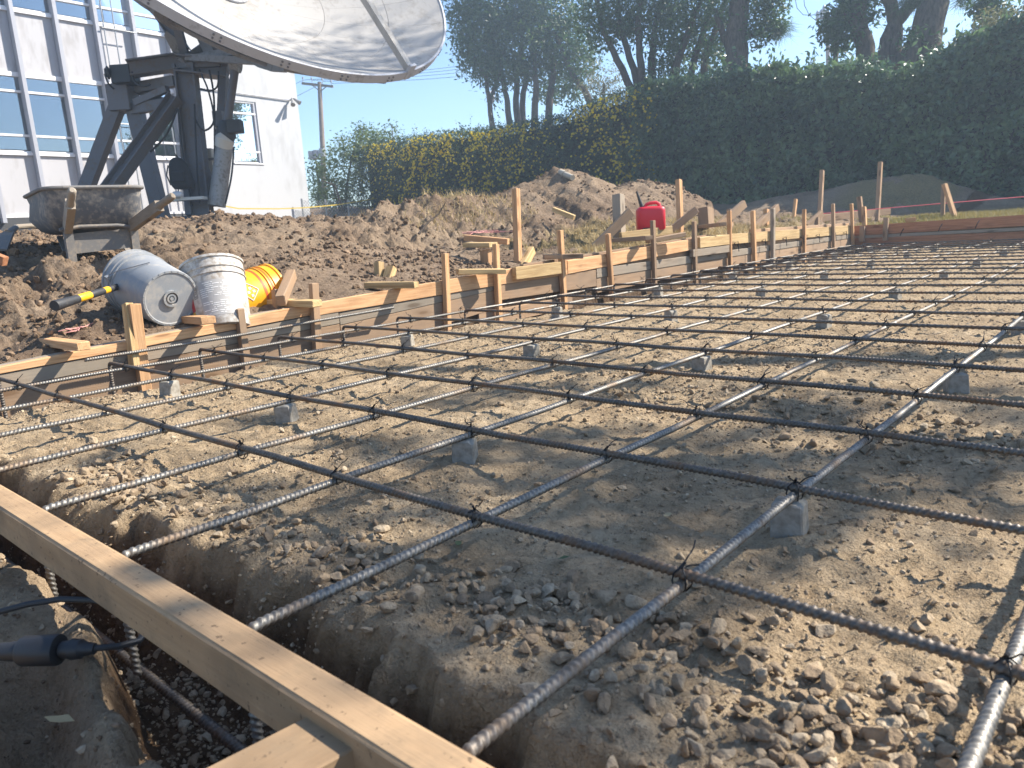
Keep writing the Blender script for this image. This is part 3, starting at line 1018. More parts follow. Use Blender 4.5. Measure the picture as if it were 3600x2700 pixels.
for i in range(1, NT_ + 1):
    for j in range(8, JR - 1, -1):
        # crossing
        yy = i * U
        for _ in range(4):
            xx = lx(j, yy); yy = ty(i, xx)
        if not in_view(xx, yy):
            continue
        if i > 9 and (i + j) % 2:
            continue
        o = bpy.data.objects.new('wire_tie', RNG.choice(TIES))
        COL.objects.link(o)
        o.matrix_basis = Matrix.Translation((xx, yy, ZB)) @ Matrix.Rotation(RNG.uniform(-0.3, 0.3) + RNG.choice((0, 1.57)), 4, 'Z') @ Matrix.Scale(RNG.uniform(0.9, 1.2), 4)
        tag(o, 'black wire tie where the %s crosswise bar meets the %s lengthwise bar from the left' % (ORD[i], ORD[9 - j]), 'wire tie', 'wire ties at the bar crossings')


# concrete spacer blocks
def block_mesh(seed):
    g = random.Random(seed)
    bm = bmesh.new()
    bmesh.ops.create_cube(bm, size=1.0)
    for v in bm.verts:
        s_ = 0.0285 if v.co.z < 0 else 0.0262
        v.co = 1.0 * Vector((math.copysign(s_, v.co.x), math.copysign(s_, v.co.y), -0.01 if v.co.z < 0 else 0.0635))
    bmesh.ops.subdivide_edges(bm, edges=bm.edges, cuts=4, use_grid_fill=True)
    bmesh.ops.bevel(bm, geom=[e for e in bm.edges if e.calc_face_angle(0) > 0.8], offset=0.003, segments=1, affect='EDGES')
    for v in bm.verts:
        v.co += Vector((g.uniform(-1, 1), g.uniform(-1, 1), g.uniform(-1, 1))) * 0.0003
        if v.co.z > 0.05 and v.co.x > 0.016 and seed % 2: v.co.z -= 0.007 * g.random()
    me = bpy.data.meshes.new('spacer_block')
    bm.to_mesh(me); bm.free()
    me.shade_smooth(); me.set_sharp_from_angle(angle=math.radians(30))
    me.materials.append(MATS['concrete_block'])
    return me


BLK = [block_mesh(k) for k in range(4)]
for i in range(2, NT_ + 1, 3):
    for j in (7, 5, 3, 1, -1, -3, -5, -7):
        yy = i * U
        for _ in range(4):
            xx = lx(j, yy); yy = ty(i, xx)
        if not in_view(xx, yy - 0.03, 0.03):
            continue
        o = bpy.data.objects.new('spacer_block', BLK[(i + j) % 4])
        COL.objects.link(o)
        o.matrix_basis = Matrix.Translation((xx + RNG.uniform(-.004, .012), yy - RNG.uniform(0.014, 0.03), 0.0)) @ Matrix.Rotation(RNG.uniform(-0.3, 0.6), 4, 'Z') @ Matrix.Rotation(RNG.uniform(-0.07, 0.07), 4, 'X') @ Matrix.Rotation(RNG.uniform(-0.07, 0.07), 4, 'Y')
        tag(o, 'grey concrete spacer block under the crossing of %s crosswise and %s lengthwise bars' % (ORD[i], ORD[9 - j]), 'spacer block', 'concrete spacer blocks under the bars')

# ------------------------------------------------------------------ left formwork
fw = thing('formwork', 'long timber formwork of stacked boards and nailed stakes along the left side', 'formwork', (Xf(1.3), 1.3, 0))
B = lambda m_, x0, x1, ya, yb, za, zb: board('board', m_, fw, x0, x1, ya, yb, za, zb)
# top rail, piece after piece
B('wood_fresh', -0.014, 0.022, -0.6, 1.92, (0.058, 0.064), (0.158, 0.219))
B('wood_grey', -0.058, -0.016, -0.6, 1.92, (0.000, 0.066), (0.12, 0.221))
B('wood_fresh', -0.014, 0.020, 1.925, 3.40, (0.150, 0.219), (0.180, 0.279))
B('wood_grey', -0.036, -0.016, 1.925, 3.40, (0.10, 0.217), (0.14, 0.275))
B('wood_fresh', -0.016, 0.020, 3.405, 4.14, (0.182, 0.280), (0.188, 0.292))
B('wood_yellow', 0.022, 0.062, 3.53, 4.02, (0.205, 0.292), (0.205, 0.292))
B('wood_fresh', -0.016, 0.020, 4.145, 6.34, (0.192, 0.292), (0.272, 0.372))
B('wood_tan', -0.044, -0.020, 3.7, 6.3, (0.10, 0.298), (0.14, 0.380))
B('wood_yellow', 0.022, 0.060, 6.02, 6.58, (0.270, 0.366), (0.270, 0.366))
B('wood_yellow', -0.016, 0.020, 6.345, 9.90, (0.272, 0.370), (0.212, 0.322))
B('wood_tan', -0.050, -0.020, 7.2, 9.90, (0.20, 0.392), (0.15, 0.352))
# middle rail
B('wood_grey', -0.013, 0.016, -0.6, 2.10, (0.004, 0.056), (0.088, 0.160))
B('wood_grey', -0.015, 0.012, 2.105, 3.38, (0.078, 0.148), (0.150, 0.178))
B('wood_tan', -0.015, 0.014, 3.40, 4.50, (0.075, 0.180), (0.065, 0.196))
B('wood_grey', -0.015, 0.016, 4.505, 9.90, (0.130, 0.204), (0.160, 0.210))
B('wood_grey', 0.018, 0.058, 5.90, 6.58, (0.196, 0.262), (0.196, 0.262))
# lower boards
B('wood_tan', -0.015, 0.014, -0.6, 2.10, (-0.26, 0.002), (-0.16, 0.086))
B('wood_tan', -0.018, 0.010, 2.105, 3.37, (-0.10, 0.076), (0.022, 0.148))
B('wood_tan', -0.018, 0.010, 4.505, 7.0, (0.01, 0.128), (0.05, 0.140))
B('wood_tan', -0.018, 0.010, 7.005, 9.90, (0.03, 0.140), (0.05, 0.158))
B('wood_tan', -0.010, 0.008, 3.2, 4.2, (-0.09, 0.015), (-0.07, 0.02))
# stakes on the inner face
STK = [((-3.522, 0.997, 0.326), (-3.542, 0.988, -0.049), .048, .040, 'wood_fresh'), ((-3.502, 1.499, 0.245), (-3.522, 1.496, -0.067), .040, .036, 'wood_tan'), ((-3.484, 1.943, 0.331), (-3.505, 1.920, -0.014), .042, .038, 'wood_tan'),
       ((-3.446, 2.910, 0.429), (-3.467, 2.885, -0.056), .037, .036, 'wood_fresh'), ((-3.427, 3.371, 0.460), (-3.448, 3.357, -0.057), .037, .036, 'wood_fresh'), ((-3.400, 4.045, 0.522), (-3.420, 4.058, -0.071), .038, .038, 'wood_fresh'),
       ((-3.377, 4.633, 0.467), (-3.395, 4.663, -0.039), .036, .036, 'wood_fresh'), ((-3.351, 5.275, 0.547), (-3.371, 5.283, 0.006), .038, .036, 'wood_tan'), ((-3.324, 5.948, 0.515), (-3.344, 5.961, -0.067), .038, .036, 'wood_tan'),
       ((-3.298, 6.609, 0.592), (-3.317, 6.625, 0.033), .036, .036, 'wood_fresh'), ((-3.278, 7.103, 0.578), (-3.296, 7.148, 0.024), .040, .036, 'wood_fresh'), ((-3.260, 7.557, 0.590), (-3.279, 7.566, 0.081), .046, .038, 'wood_grey'),
       ((-3.228, 8.358, 0.560), (-3.247, 8.374, 0.114), .042, .036, 'wood_fresh'), ((-3.194, 9.190, 0.604), (-3.212, 9.246, 0.104), .042, .036, 'wood_tan'), ((-3.170, 9.793, 0.591), (-3.187, 9.871, 0.114), .042, .036, 'wood_fresh')]
for a, b, w, h, m_ in STK:
    a = Vector(a); b = Vector(b)
    a.x = Xf(a.y) + 0.023 + h / 2; b.x = Xf(b.y) + 0.023 + h / 2
    if a.y < 2.2: pass
    e = (b - a).normalized()
    timber('stake', b + e * 0.24, a, w, h, m_, fw, up=(1, 0, 0), rough=0.0022)
# cross cleats lying over the top edge
CLT = [((-3.864, 0.711, 0.178), (-3.403, 0.715, 0.182), 'wood_fresh'), ((-3.861, 1.336, 0.205), (-3.411, 1.280, 0.218), 'wood_fresh'), ((-3.805, 1.806, 0.240), (-3.387, 1.883, 0.229), 'wood_yellow'),
       ((-3.679, 2.445, 0.272), (-3.369, 2.576, 0.263), 'wood_yellow'), ((-3.495, 3.044, 0.302), (-3.339, 3.335, 0.279), 'wood_yellow'), ((-3.500, 3.953, 0.335), (-3.315, 4.184, 0.322), 'wood_tan'),
       ((-3.898, 5.473, 0.390), (-3.279, 5.075, 0.408), 'wood_tan'), ((-3.432, 5.296, 0.375), (-3.257, 5.625, 0.411), 'wood_tan'), ((-4.546, 8.082, 0.420), (-3.257, 6.376, 0.471), 'wood_tan')]
for a, b, m_ in CLT:
    timber('cleat', a, b, 0.07 if a[1] > 1 else 0.055, 0.036, m_, fw)
# nails and ties sticking out of the far boards
mb = MB()
for y_ in (6.75, 7.35, 7.85, 8.3, 8.75, 9.25, 9.6):
    z_ = 0.275 - 0.012 * (y_ - 6.3)
    for q in range(2):
        mb.tube([(Xf(y_) + 0.012, y_, z_), (Xf(y_) + 0.055, y_ + 0.01 * q, z_ - 0.01 + 0.03 * q), (Xf(y_) + 0.06, y_ + 0.02, z_ - 0.05 - 0.03 * q)], 0.004, 5)
mb.build('form_tie', 'tie_wire', fw)

# ------------------------------------------------------------------ back formwork
bfw = thing('formwork', 'straight reddish timber formwork across the far end of the slab', 'formwork', (-1.5, 9.98, 0))
timber('board', (-3.20, 10.0, 0.245), (3.8, 10.0, 0.39), 0.034, 0.125, 'wood_red', bfw)
timber('board', (-3.20, 9.998, 0.163), (3.8, 9.998, 0.255), 0.028, 0.036, 'wood_grey', bfw)
timber('board', (-3.20, 10.0, 0.085), (3.8, 10.0, 0.13), 0.034, 0.125, 'wood_red', bfw)
timber('stake', (-2.803, 9.930, 0.109), (-2.808, 9.950, 0.389), 0.055, 0.05, 'wood_tan', bfw, up=(0, 1, 0))
timber('stake', (-3.081, 9.930, 0.107), (-3.087, 9.950, 0.299), 0.06, 0.05, 'wood_tan', bfw, up=(0, 1, 0))
timber('cleat', (-2.590, 9.980, 0.348), (-2.486, 10.020, 0.358), 0.09, 0.05, 'wood_fresh', bfw)
mb = MB()
for q in ((1952, 500), (2035, 490), (2115, 483)):
    c_ = {1952: (-2.601, 9.960, 0.214), 2035: (-2.177, 9.960, 0.251), 2115: (-1.792, 9.960, 0.270)}[q[0]]
    mb.tube([Vector(c_) + Vector((0, 0, 0.035)), Vector(c_) + Vector((-0.01, -0.05, 0)), Vector(c_) + Vector((-0.03, -0.03, -0.05))], 0.005, 5)
mb.build('form_tie', 'tie_wire', bfw)

# ------------------------------------------------------------------ front beam and its prop
o = timber('timber_beam', (-2.75, -0.060, 0.058), (0.45, -0.060, 0.058), 0.052, 0.066, 'wood_dusty', chamfer=0.004)
tag(o, 'dusty square timber beam laid across the front trench in the foreground', 'timber beam')
o = timber('wood_block', (-0.533, -0.074, 0.052), Vector((-0.533, -0.074, 0.052)) + Vector((-0.05, -0.30, -0.01)), 0.082, 0.046, 'wood_dusty', chamfer=0.003)
tag(o, 'short timber block butting against the front beam at the bottom edge', 'wood block')

# ------------------------------------------------------------------ stakes and braces behind the left formwork
def post(label, a, b, w, h, m_, brace=None, name='form_brace', cat='form brace', up=(1, 0, 0), bw=0.038, bh=0.085, bm_=None):
    a = Vector(a); b = Vector(b)
    t_ = thing(name, label, cat, (b.x, b.y, b.z))
    e = (b - a).normalized()
    timber('stake', b + e * 0.16, a, w, h, m_, t_, up=up)
    for p, q in (brace or []):
        timber('brace', p, q, bw, bh, bm_ or m_, t_)
    return t_


GRP = 'stakes and braces standing behind the left formwork'
post('short stake just behind the leaning near stake of the left formwork', (-3.566, 0.984, 0.329), (-3.541, 0.968, 0.190), .034, .05, 'wood_yellow')['group'] = GRP
post('short stub with a slanting brace beside the orange bucket', (-3.660, 1.814, 0.308), (-3.649, 1.807, 0.243), .045, .045, 'wood_tan', [((-3.548, 1.763, 0.254), (-3.738, 1.971, 0.381))], bw=.05, bh=.06)['group'] = GRP
post('short square stub with a chipped block leaning beside it, second cleat from the bucket', (-3.934, 2.760, 0.393), (-3.911, 2.736, 0.231), .05, .05, 'wood_yellow', [((-3.843, 2.735, 0.256), (-3.867, 2.809, 0.352))], bw=.06, bh=.05)['group'] = GRP
post('wide stub with a flat board nailed on its top behind the cleats', (-3.969, 3.832, 0.406), (-3.945, 3.805, 0.232), .085, .045, 'wood_fresh', [((-4.153, 3.816, 0.451), (-3.892, 3.842, 0.442))], bw=.11, bh=.035, bm_='wood_yellow', up=(0, 1, 0))['group'] = GRP
post('tall square stake with a slanting yellowish brace at its foot', (-3.972, 4.230, 0.860), (-3.900, 4.123, 0.241), .05, .05, 'wood_fresh', [((-3.847, 4.102, 0.242), (-3.895, 4.302, 0.375))], bw=.045, bh=.07, bm_='wood_yellow')['group'] = GRP
post('weathered wide post with blue paint at its foot and a long dark brace', (-4.100, 5.887, 0.807), (-4.046, 5.802, 0.329), .09, .09, 'wood_grey', [((-4.152, 5.495, 0.307), (-3.939, 5.848, 0.641))], bw=.05, bh=.085, bm_='wood_tan')['group'] = GRP
post('tall thin stake standing right behind the red fuel can', (-4.140, 7.131, 0.958), (-4.072, 7.031, 0.383), .065, .05, 'wood_fresh', [((-4.131, 6.691, 0.339), (-3.866, 7.011, 0.631))], bw=.04, bh=.075, bm_='wood_tan')['group'] = GRP
post('squat weathered post between the fuel can and the dark hedge', (-3.990, 7.451, 0.638), (-3.958, 7.415, 0.406), .15, .12, 'wood_tan')['group'] = GRP
post('dark slanting brace with its short stake near the middle of the left formwork', (-4.019, 8.106, 0.614), (-3.992, 8.073, 0.411), .07, .05, 'wood_tan', [((-4.030, 7.761, 0.399), (-3.894, 8.233, 0.668))], bw=.05, bh=.09)['group'] = GRP
post('short stake with slanting brace right beside the grey stake', (-3.865, 8.787, 0.589), (-3.846, 8.745, 0.377), .07, .05, 'wood_fresh', [((-3.895, 8.415, 0.338), (-3.802, 8.985, 0.603))], bw=.05, bh=.09, bm_='wood_tan')['group'] = GRP
post('far slanting brace behind the last stakes of the left formwork', (-3.647, 9.905, 0.442), (-3.637, 9.884, 0.334), .05, .05, 'wood_tan', [((-3.704, 9.686, 0.333), (-3.643, 10.061, 0.497))], bw=.05, bh=.08)['group'] = GRP
# rails lying on the bank behind the far formwork
GR2 = 'loose boards behind the left formwork'
tag(timber('wood_plank', (-3.994, 5.735, 0.410), (-3.842, 6.429, 0.438), 0.04, 0.085, 'wood_yellow'), 'board with a blue paint mark lying on the bank below the fuel can', 'plank', GR2)
# rear stakes
GR3 = 'stakes on the grass strip in front of the shaded soil heap'
post('tall thin stake on the grass in front of the shaded soil heap, left one', (-4.025, 11.121, 1.097), (-3.993, 10.976, 0.473), .065, .05, 'wood_tan', name='survey_stake', cat='stake')['group'] = GR3
post('tallest stake on the grass in front of the shaded soil heap', (-3.557, 12.256, 1.190), (-3.523, 12.086, 0.470), .07, .055, 'wood_tan', name='survey_stake', cat='stake')['group'] = GR3
post('small thin stake on the grass left of the two tall stakes', (-4.197, 10.584, 0.709), (-4.196, 10.522, 0.485), .05, .04, 'wood_fresh', name='survey_stake', cat='stake')['group'] = GR3
post('leaning pair of stakes meeting at the top on the grass strip', (-2.583, 11.783, 0.782), (-2.551, 11.685, 0.326), .06, .05, 'wood_tan', [((-2.560, 11.734, 0.780), (-2.372, 11.568, 0.314))], name='survey_stake', cat='stake', bw=.05, bh=.06, bm_='wood_fresh')['group'] = GR3
post('short stake pair leaning together beside the far corner of the formwork', (-3.294, 10.663, 0.541), (-3.260, 10.619, 0.275), .075, .05, 'wood_fresh', [((-3.311, 10.660, 0.338), (-3.370, 10.702, 0.681))], name='survey_stake', cat='stake', bw=.06, bh=.06, bm_='wood_tan')['group'] = GR3
tag(timber('wood_plank', (-4.083, 10.878, 0.409), (-3.415, 12.316, 0.451), 0.04, 0.10, 'wood_tan'), 'long board on edge nailed across the two tall stakes on the grass', 'plank', GR2)
mb = MB(); mb.tube([(-3.999, 10.973, 0.480), (-2.574, 11.856, 0.521), (-1.720, 12.494, 0.542), (-1.139, 12.883, 0.552)], 0.006, 5)
tag(mb.build('string_line', 'string_pink'), 'pink mason line stretched low across the grass strip', 'string line')

# loose scraps
GR4 = 'timber offcuts on the soil'
def scrap(label, a, b, w, h, m_): tag(timber('wood_scrap', a, b, w, h, m_), label, 'timber offcut', GR4)
scrap('reddish length of timber lying on the soil behind the wide stub', (-4.673, 4.324, 0.502), (-4.283, 4.453, 0.446), .05, .05, 'wood_fresh')
scrap('small orange offcut lying on the soil crest below the white wall', (-5.560, 3.297, 0.672), (-5.408, 3.364, 0.670), .05, .06, 'wood_fresh')
scrap('pale offcut stuck in the slope of the tall soil heap', (-5.227, 6.293, 0.731), (-4.951, 6.307, 0.625), .04, .05, 'wood_yellow')
scrap('reddish offcut on the soil at the left edge below the wheelbarrow', (-4.547, 0.748, 0.579), (-4.496, 0.785, 0.551), .04, .05, 'wood_red')

# ------------------------------------------------------------------ buckets
BPROF = [(0.0, 0.004), (0.120, 0.004), (0.124, 0.0), (0.133, 0.001), (0.136, 0.008), (0.151, 0.262), (0.1515, 0.268), (0.158, 0.270), (0.158, 0.275), (0.1525, 0.277),
         (0.153, 0.302), (0.159, 0.304), (0.159, 0.309), (0.154, 0.311), (0.155, 0.352), (0.162, 0.354), (0.162, 0.366), (0.156, 0.368), (0.150, 0.366)]
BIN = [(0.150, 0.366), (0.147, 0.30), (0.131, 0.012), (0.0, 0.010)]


def bucket_frame(base, rim, face):
    """matrix: local z along the axis from base to rim, local x towards 'face'"""
    z = (Vector(rim) - Vector(base)).normalized()
    x = Vector(face) - Vector(base); x = (x - z * x.dot(z)).normalized()
    y = z.cross(x)
    M = Matrix((x, y, z)).transposed().to_4x4()
    M.translation = Vector(base)
    return M


def patch(M, a0, a1, z0, z1, off=0.0012, n=8):
    """curved rectangle on the bucket's wall"""
    rad = lambda z: 0.136 + (0.151 - 0.136) * (z - 0.008) / 0.254 + off
    V = []; F = []
    for k in range(n + 1):
        a = math.radians(a0 + (a1 - a0) * k / n)
        for z in (z0, z1):
            V.append(M @ Vector((rad(z) * math.cos(a), rad(z) * math.sin(a), z)))
    for k in range(n):
        F.append((2 * k, 2 * k + 2, 2 * k + 3, 2 * k + 1))
    return V, F


def bucket(label, base, rim, face, material, scale=1.0):
    M = bucket_frame(base, rim, face) @ Matrix.Scale(scale, 4)
    t_ = thing('bucket', label, 'bucket', base)
    MB().lathe(BPROF, M, 40).build('body', material, t_, angle=28)
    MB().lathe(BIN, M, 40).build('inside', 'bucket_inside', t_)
    return t_, M


CAMP = tuple(cam.matrix_world.translation)
# white bucket, standing
wb, M = bucket('upright white bucket smeared with dirt, faded print on its side', (-3.615, 1.462, 0.129), (-3.768, 1.516, 0.473), CAMP, 'bucket_white', 1.0)
p_ = MB()
for V_, F_ in [patch(M, -34, 44, 0.045, 0.232)]:
    p_.add(V_, F_)
lab = p_.build('label', 'label_grey', wb)
p_ = MB(); g = random.Random(4)
for k in range(17):
    z0 = 0.055 + k * 0.0102
    a = -31
    while a < 40:
        w_ = g.uniform(3, 15)
        if g.random() < 0.62:
            V_, F_ = patch(M, a, min(41, a + w_), z0, z0 + 0.0035, 0.0022, 3); p_.add(V_, F_)
        a += w_ + g.uniform(1, 3)
p_.build('print', 'print_white', lab)
p_ = MB(); V_, F_ = patch(M, -66, -54, 0.10, 0.225); p_.add(V_, F_); p_.build('label', 'label_red', wb)
p_ = MB(); V_, F_ = patch(M, -66, -57, 0.07, 0.099); p_.add(V_, F_); p_.build('label', 'label_yellow', wb)
p_ = MB()
for a0, a1, z0, z1 in ((-49, -38, .205, .208), (-49, -38, .188, .191), (-49, -48, .188, .208), (-39, -38, .188, .208), (-47, -40, .199, .202), (-48, -39, .180, .183), (-48, -39, .156, .159), (-48, -47, .156, .183), (-40, -39, .156, .183), (-46, -41, .164, .168)):
    V_, F_ = patch(M, a0, a1, z0, z1, 0.0015, 3); p_.add(V_, F_)
p_.build('print', 'print_dark', wb)
# bail handle
pts = []
for k in range(15):
    a = math.pi * k / 14
    pts.append(M @ Vector((0.158 * math.sin(a) + 0.004, -0.158 * math.cos(a), 0.29 - 0.155 * math.sin(a) * (0.72 if k < 8 else .72))))
b_ = MB(); b_.tube([M @ Vector((0.02 * math.sin(k), -0.163 - 0.018 * math.sin(k / 8 * 3.14), 0.29 - 0.017 * k)) for k in range(9)], 0.0022, 6)
b_.build('handle', 'galvanised', wb)

# grey bucket on its side, base towards the slab
gb, M = bucket('grey bucket lying on its side, its round base turned to the camera', (-3.657, 1.231, 0.324), (-4.110, 1.222, 0.428), Vector(CAMP) + Vector((0, 0, 3)), 'bucket_grey', 1.04)
r_ = MB()
for r1, r2, zz in ((0.0, 0.009, -0.007), (0.014, 0.022, -0.005), (0.030, 0.040, -0.007)):
    r_.lathe([(r1, 0.004), (r1, zz), (r2, zz), (r2, 0.004)], M, 24)
r_.build('base_ring', 'bucket_grey', gb)
r_ = MB(); r_.lathe([(0.022, 0.0035), (0.03, 0.0035)], M, 24); r_.build('base_mark', 'print_dark', gb)
r_ = MB()
for k in range(26):
    a = 2 * math.pi * k / 26
    r_.box(M @ Vector((0.131 * math.cos(a), 0.131 * math.sin(a), 0.001)), (0.005, 0.005, 0.005))
r_.build('base_rib', 'bucket_grey', gb)
b_ = MB()
b_.tube([M @ Vector(q) for q in ((0.10, -0.125, 0.30), (0.13, -0.12, 0.27), (0.145, -0.085, 0.22), (0.152, -0.03, 0.16), (0.148, 0.03, 0.13))], 0.0024, 6)
b_.build('handle', 'galvanised', gb)
b_ = MB(); b_.box(M @ Vector((0.10, -0.118, 0.30)), (0.03, 0.03, 0.03), M.to_3x3()); b_.build('handle_ear', 'bucket_grey', gb)

# orange bucket, lying behind the white one
o0 = Vector((-3.861, 1.545, 0.238))
ob, M = bucket('bright orange bucket lying half hidden behind the white bucket', o0, o0 + Vector((-0.05, 0.97, 0.12)) * 0.37, Vector(CAMP) + Vector((0, 1.5, 2.5)), 'bucket_orange', 1.02)
p_ = MB()
for z0, z1 in ((0.232, 0.246),):
    V_, F_ = patch(M, -179, 179, z0, z1, 0.0012, 40); p_.add(V_, F_)
p_.build('stripe', 'label_orange_dark', ob)
p_ = MB(); p_.lathe([(0.1537, 0.283), (0.1542, 0.292)], M, 40)
p_.build('stripe', 'label_orange_dark', ob)
p_ = MB()
for (a0, z0), (a1, z1) in (((-5, .15), (15, .20)), ((15, .20), (35, .15)), ((35, .15), (15, .10)), ((15, .10), (-5, .15))):
    rad = lambda z: 0.136 + 0.015 * (z - 0.008) / 0.254 + 0.002
    q = [M @ Vector((rad(z) * math.cos(math.radians(a)), rad(z) * math.sin(math.radians(a)), z)) for a, z in ((a0, z0), ((a0 + a1) / 2, (z0 + z1) / 2), (a1, z1))]
    p_.tube(q, 0.0024, 5)
for a0, z0 in ((6, .15), (14, .165), (22, .15), (14, .135)):
    V_, F_ = patch(M, a0, a0 + 5, z0, z0 + 0.013, 0.0016, 3); p_.add(V_, F_)
p_.build('print', 'print_white', ob)

# ------------------------------------------------------------------ digging tool with yellow and black handle
a = Vector((-3.616, 0.698, 0.351)); b = Vector((-3.848, 1.022, 0.389)); d = (b - a).normalized(); L = (b - a).length
tl = thing('digging_tool', 'yellow and black tool handle sticking up beside the grey bucket', 'tool', (b.x, b.y, b.z))
sg = [(0.0, 0.40, 0.0245, 0.019, 'grip_black'), (0.40, 0.62, 0.0185, 0.0185, 'handle_yellow'), (0.62, 0.88, 0.018, 0.0165, 'grip_black'), (0.88, 0.98, 0.0165, 0.0165, 'handle_yellow'), (0.98, 2.1, 0.0165, 0.016, 'grip_black')]
for t0, t1, r0, r1, m_ in sg:
    MB().tube([a + d * L * t0, a + d * L * (t0 + 0.03 * (t1 - t0)), a + d * L * (t0 * 0.5 + t1 * 0.5), a + d * L * t1], [r0 * .93, r0, (r0 + r1) / 2, r1], 16).build('grip' if m_ == 'grip_black' else 'shaft', m_, tl)
e = a + d * L * 2.1
mb = MB(); mb.bar(e - d * 0.02, e + d * 0.20 + Vector((0, 0, -0.10)), 0.16, 0.012); mb.build('blade', 'barrow_steel', tl)

# ------------------------------------------------------------------ wheelbarrow
fw_ = Vector((-0.985, 0.172, 0)); lt_ = Vector((0.172, 0.985, 0))
WC = Vector((-4.672, 1.353, 0.937))
W = lambda f, l, z: Vector((WC.x, WC.y, 0)) + fw_ * f + lt_ * l + Vector((0, 0, z))
zr = WC.z
gz0 = 0.46
whb = thing('wheelbarrow', 'old dirt-caked steel wheelbarrow with wooden handles turned to the camera', 'wheelbarrow', W(0.2, 0, gz0))


def ring(f0, f1, wb_, wf, z, rz, n=6):
    """rounded rectangle outline of the tray at height z"""
    pts = []
    for cx, cy, a0 in ((f0, -wb_, 180), (f1, -wf, 270), (f1, wf, 0), (f0, wb_, 90)):
        for k in range(n):
            a = math.radians(a0 + 90 * k / (n - 1))
            ccx = cx + (rz if cx == f0 else -rz); ccy = cy + (rz if cy < 0 else -rz)
            pts.append((ccx + rz * math.cos(a), ccy + rz * math.sin(a), z))
    return pts


def loft(rings, mat_, name, parent, close_bottom=True):
    V = []; F = []
    n = len(rings[0])
    for r in rings:
        V += [W(*p) for p in r]
    for k in range(len(rings) - 1):
        for j in range(n):
            a_ = k * n + j; b2 = k * n + (j + 1) % n
            F.append((a_, b2, b2 + n, a_ + n))
    if close_bottom:
        F.append(tuple((len(rings) - 1) * n + j for j in range(n)))
    mb = MB(); mb.add(V, F)
    return mb.build(name, mat_, parent, angle=50)


g = random.Random(3)
rr = [ring(0.0, 0.80, 0.265, 0.27, zr, 0.10), ring(0.02, 0.77, 0.255, 0.26, zr - 0.05, 0.10), ring(0.06, 0.76, 0.262, 0.28, zr - 0.15, 0.10), ring(0.11, 0.62, 0.225, 0.24, zr - 0.225, 0.09), ring(0.16, 0.55, 0.18, 0.19, zr - 0.245, 0.07)]
loft(rr, 'tray_paint', 'tray', whb)
ri = [ring(0.012, 0.788, 0.253, 0.258, zr + 0.002, 0.09), ring(0.03, 0.75, 0.242, 0.245, zr - 0.05, 0.09), ring(0.12, 0.61, 0.215, 0.23, zr - 0.215, 0.08), ring(0.17, 0.54, 0.17, 0.18, zr - 0.235, 0.06)]
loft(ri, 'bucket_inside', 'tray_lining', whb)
mb = MB(); pts = [W(*p) for p in ring(0.0, 0.80, 0.269, 0.274, zr, 0.10)]; mb.tube(pts + pts[:1], 0.011, 8, False)
mb.build('rim', 'barrow_steel', whb)
# faded house-shaped sticker on the back of the tray
mb = MB()
S_ = lambda l, z: W(0.047 + (zr - z - 0.02) * 0.42 - 0.008, l, z) - fw_ * 0.012
mb.add([S_(0.0, zr - 0.15), S_(0.13, zr - 0.15), S_(0.135, zr - 0.075), S_(0.068, zr - 0.035), S_(0.0, zr - 0.072)], [(0, 1, 2, 3, 4)])
mb.build('label', 'barrow_steel', whb)
for s_ in (-1, 1):
    top = W(-0.36, 0.185 * s_, zr - 0.045); mid = W(0.10, (0.165 if s_ < 0 else 0.18) * s_, zr - 0.225); end = W(0.80, 0.07 * s_, gz0 + 0.17)
    if s_ > 0:
        top = W(-0.38, 0.305 * s_, zr - 0.085)
    e = (mid - top).normalized()
    mb = MB()
    mb.tube([top - e * 0.012, top, top + e * 0.05, top + e * 0.12, top + e * 0.17], [0.012, 0.021, 0.022, 0.02, 0.026], 12)
    mb.bar(top + e * 0.155, mid, 0.042, 0.062, w2=0.04, h2=0.06)
    mb.bar(mid, end, 0.04, 0.06, w2=0.036, h2=0.045)
    mb.build('handle', 'wood_handle', whb, bevel=0.0)
    lq = 0.165 if s_ < 0 else 0.185
    lb = W(0.14, lq * s_, gz0 - 0.05); ltop = W(0.10, lq * s_, zr - 0.21)
    mb = MB(); mb.bar(ltop, lb, 0.045, 0.03, up=(1, 0, 0)); mb.bar(W(0.12, lq * s_, gz0 + 0.02), W(0.46, 0.16 * s_, zr - 0.26), 0.03, 0.012)
    mb.build('leg', 'barrow_steel', whb)
mb = MB(); mb.bar(W(0.118, -0.175, gz0 + 0.165), W(0.118, 0.195, gz0 + 0.185), 0.012, 0.115)
mb.build('cross_panel', 'barrow_steel', whb)
mb = MB(); mb.tube([W(0.085, -0.21, zr - 0.23), W(0.085, -0.1, zr - 0.215), W(0.085, 0.1, zr - 0.217), W(0.085, 0.21, zr - 0.235)], 0.011, 8)
mb.build('brace', 'barrow_steel', whb)
wc = W(0.78, 0, gz0 + 0.17)
Mw = Matrix((fw_, Vector((0, 0, 1)), lt_)).transposed().to_4x4(); Mw.translation = wc
mb = MB()
mb.lathe([(0.10 + 0.065 * max(0, math.cos(a)) ** 0.6, 0.045 * math.sin(a)) for a in [(-90 + 15 * k) * math.pi / 180 for k in range(13)]], Mw, 28)
tyre = mb.build('tyre', 'rubber', whb)
mb = MB(); mb.lathe([(0.015, -0.06), (0.015, -0.02), (0.10, -0.03), (0.10, 0.03), (0.015, 0.02), (0.015, 0.06)], Mw, 24); mb.build('rim', 'barrow_steel', whb)

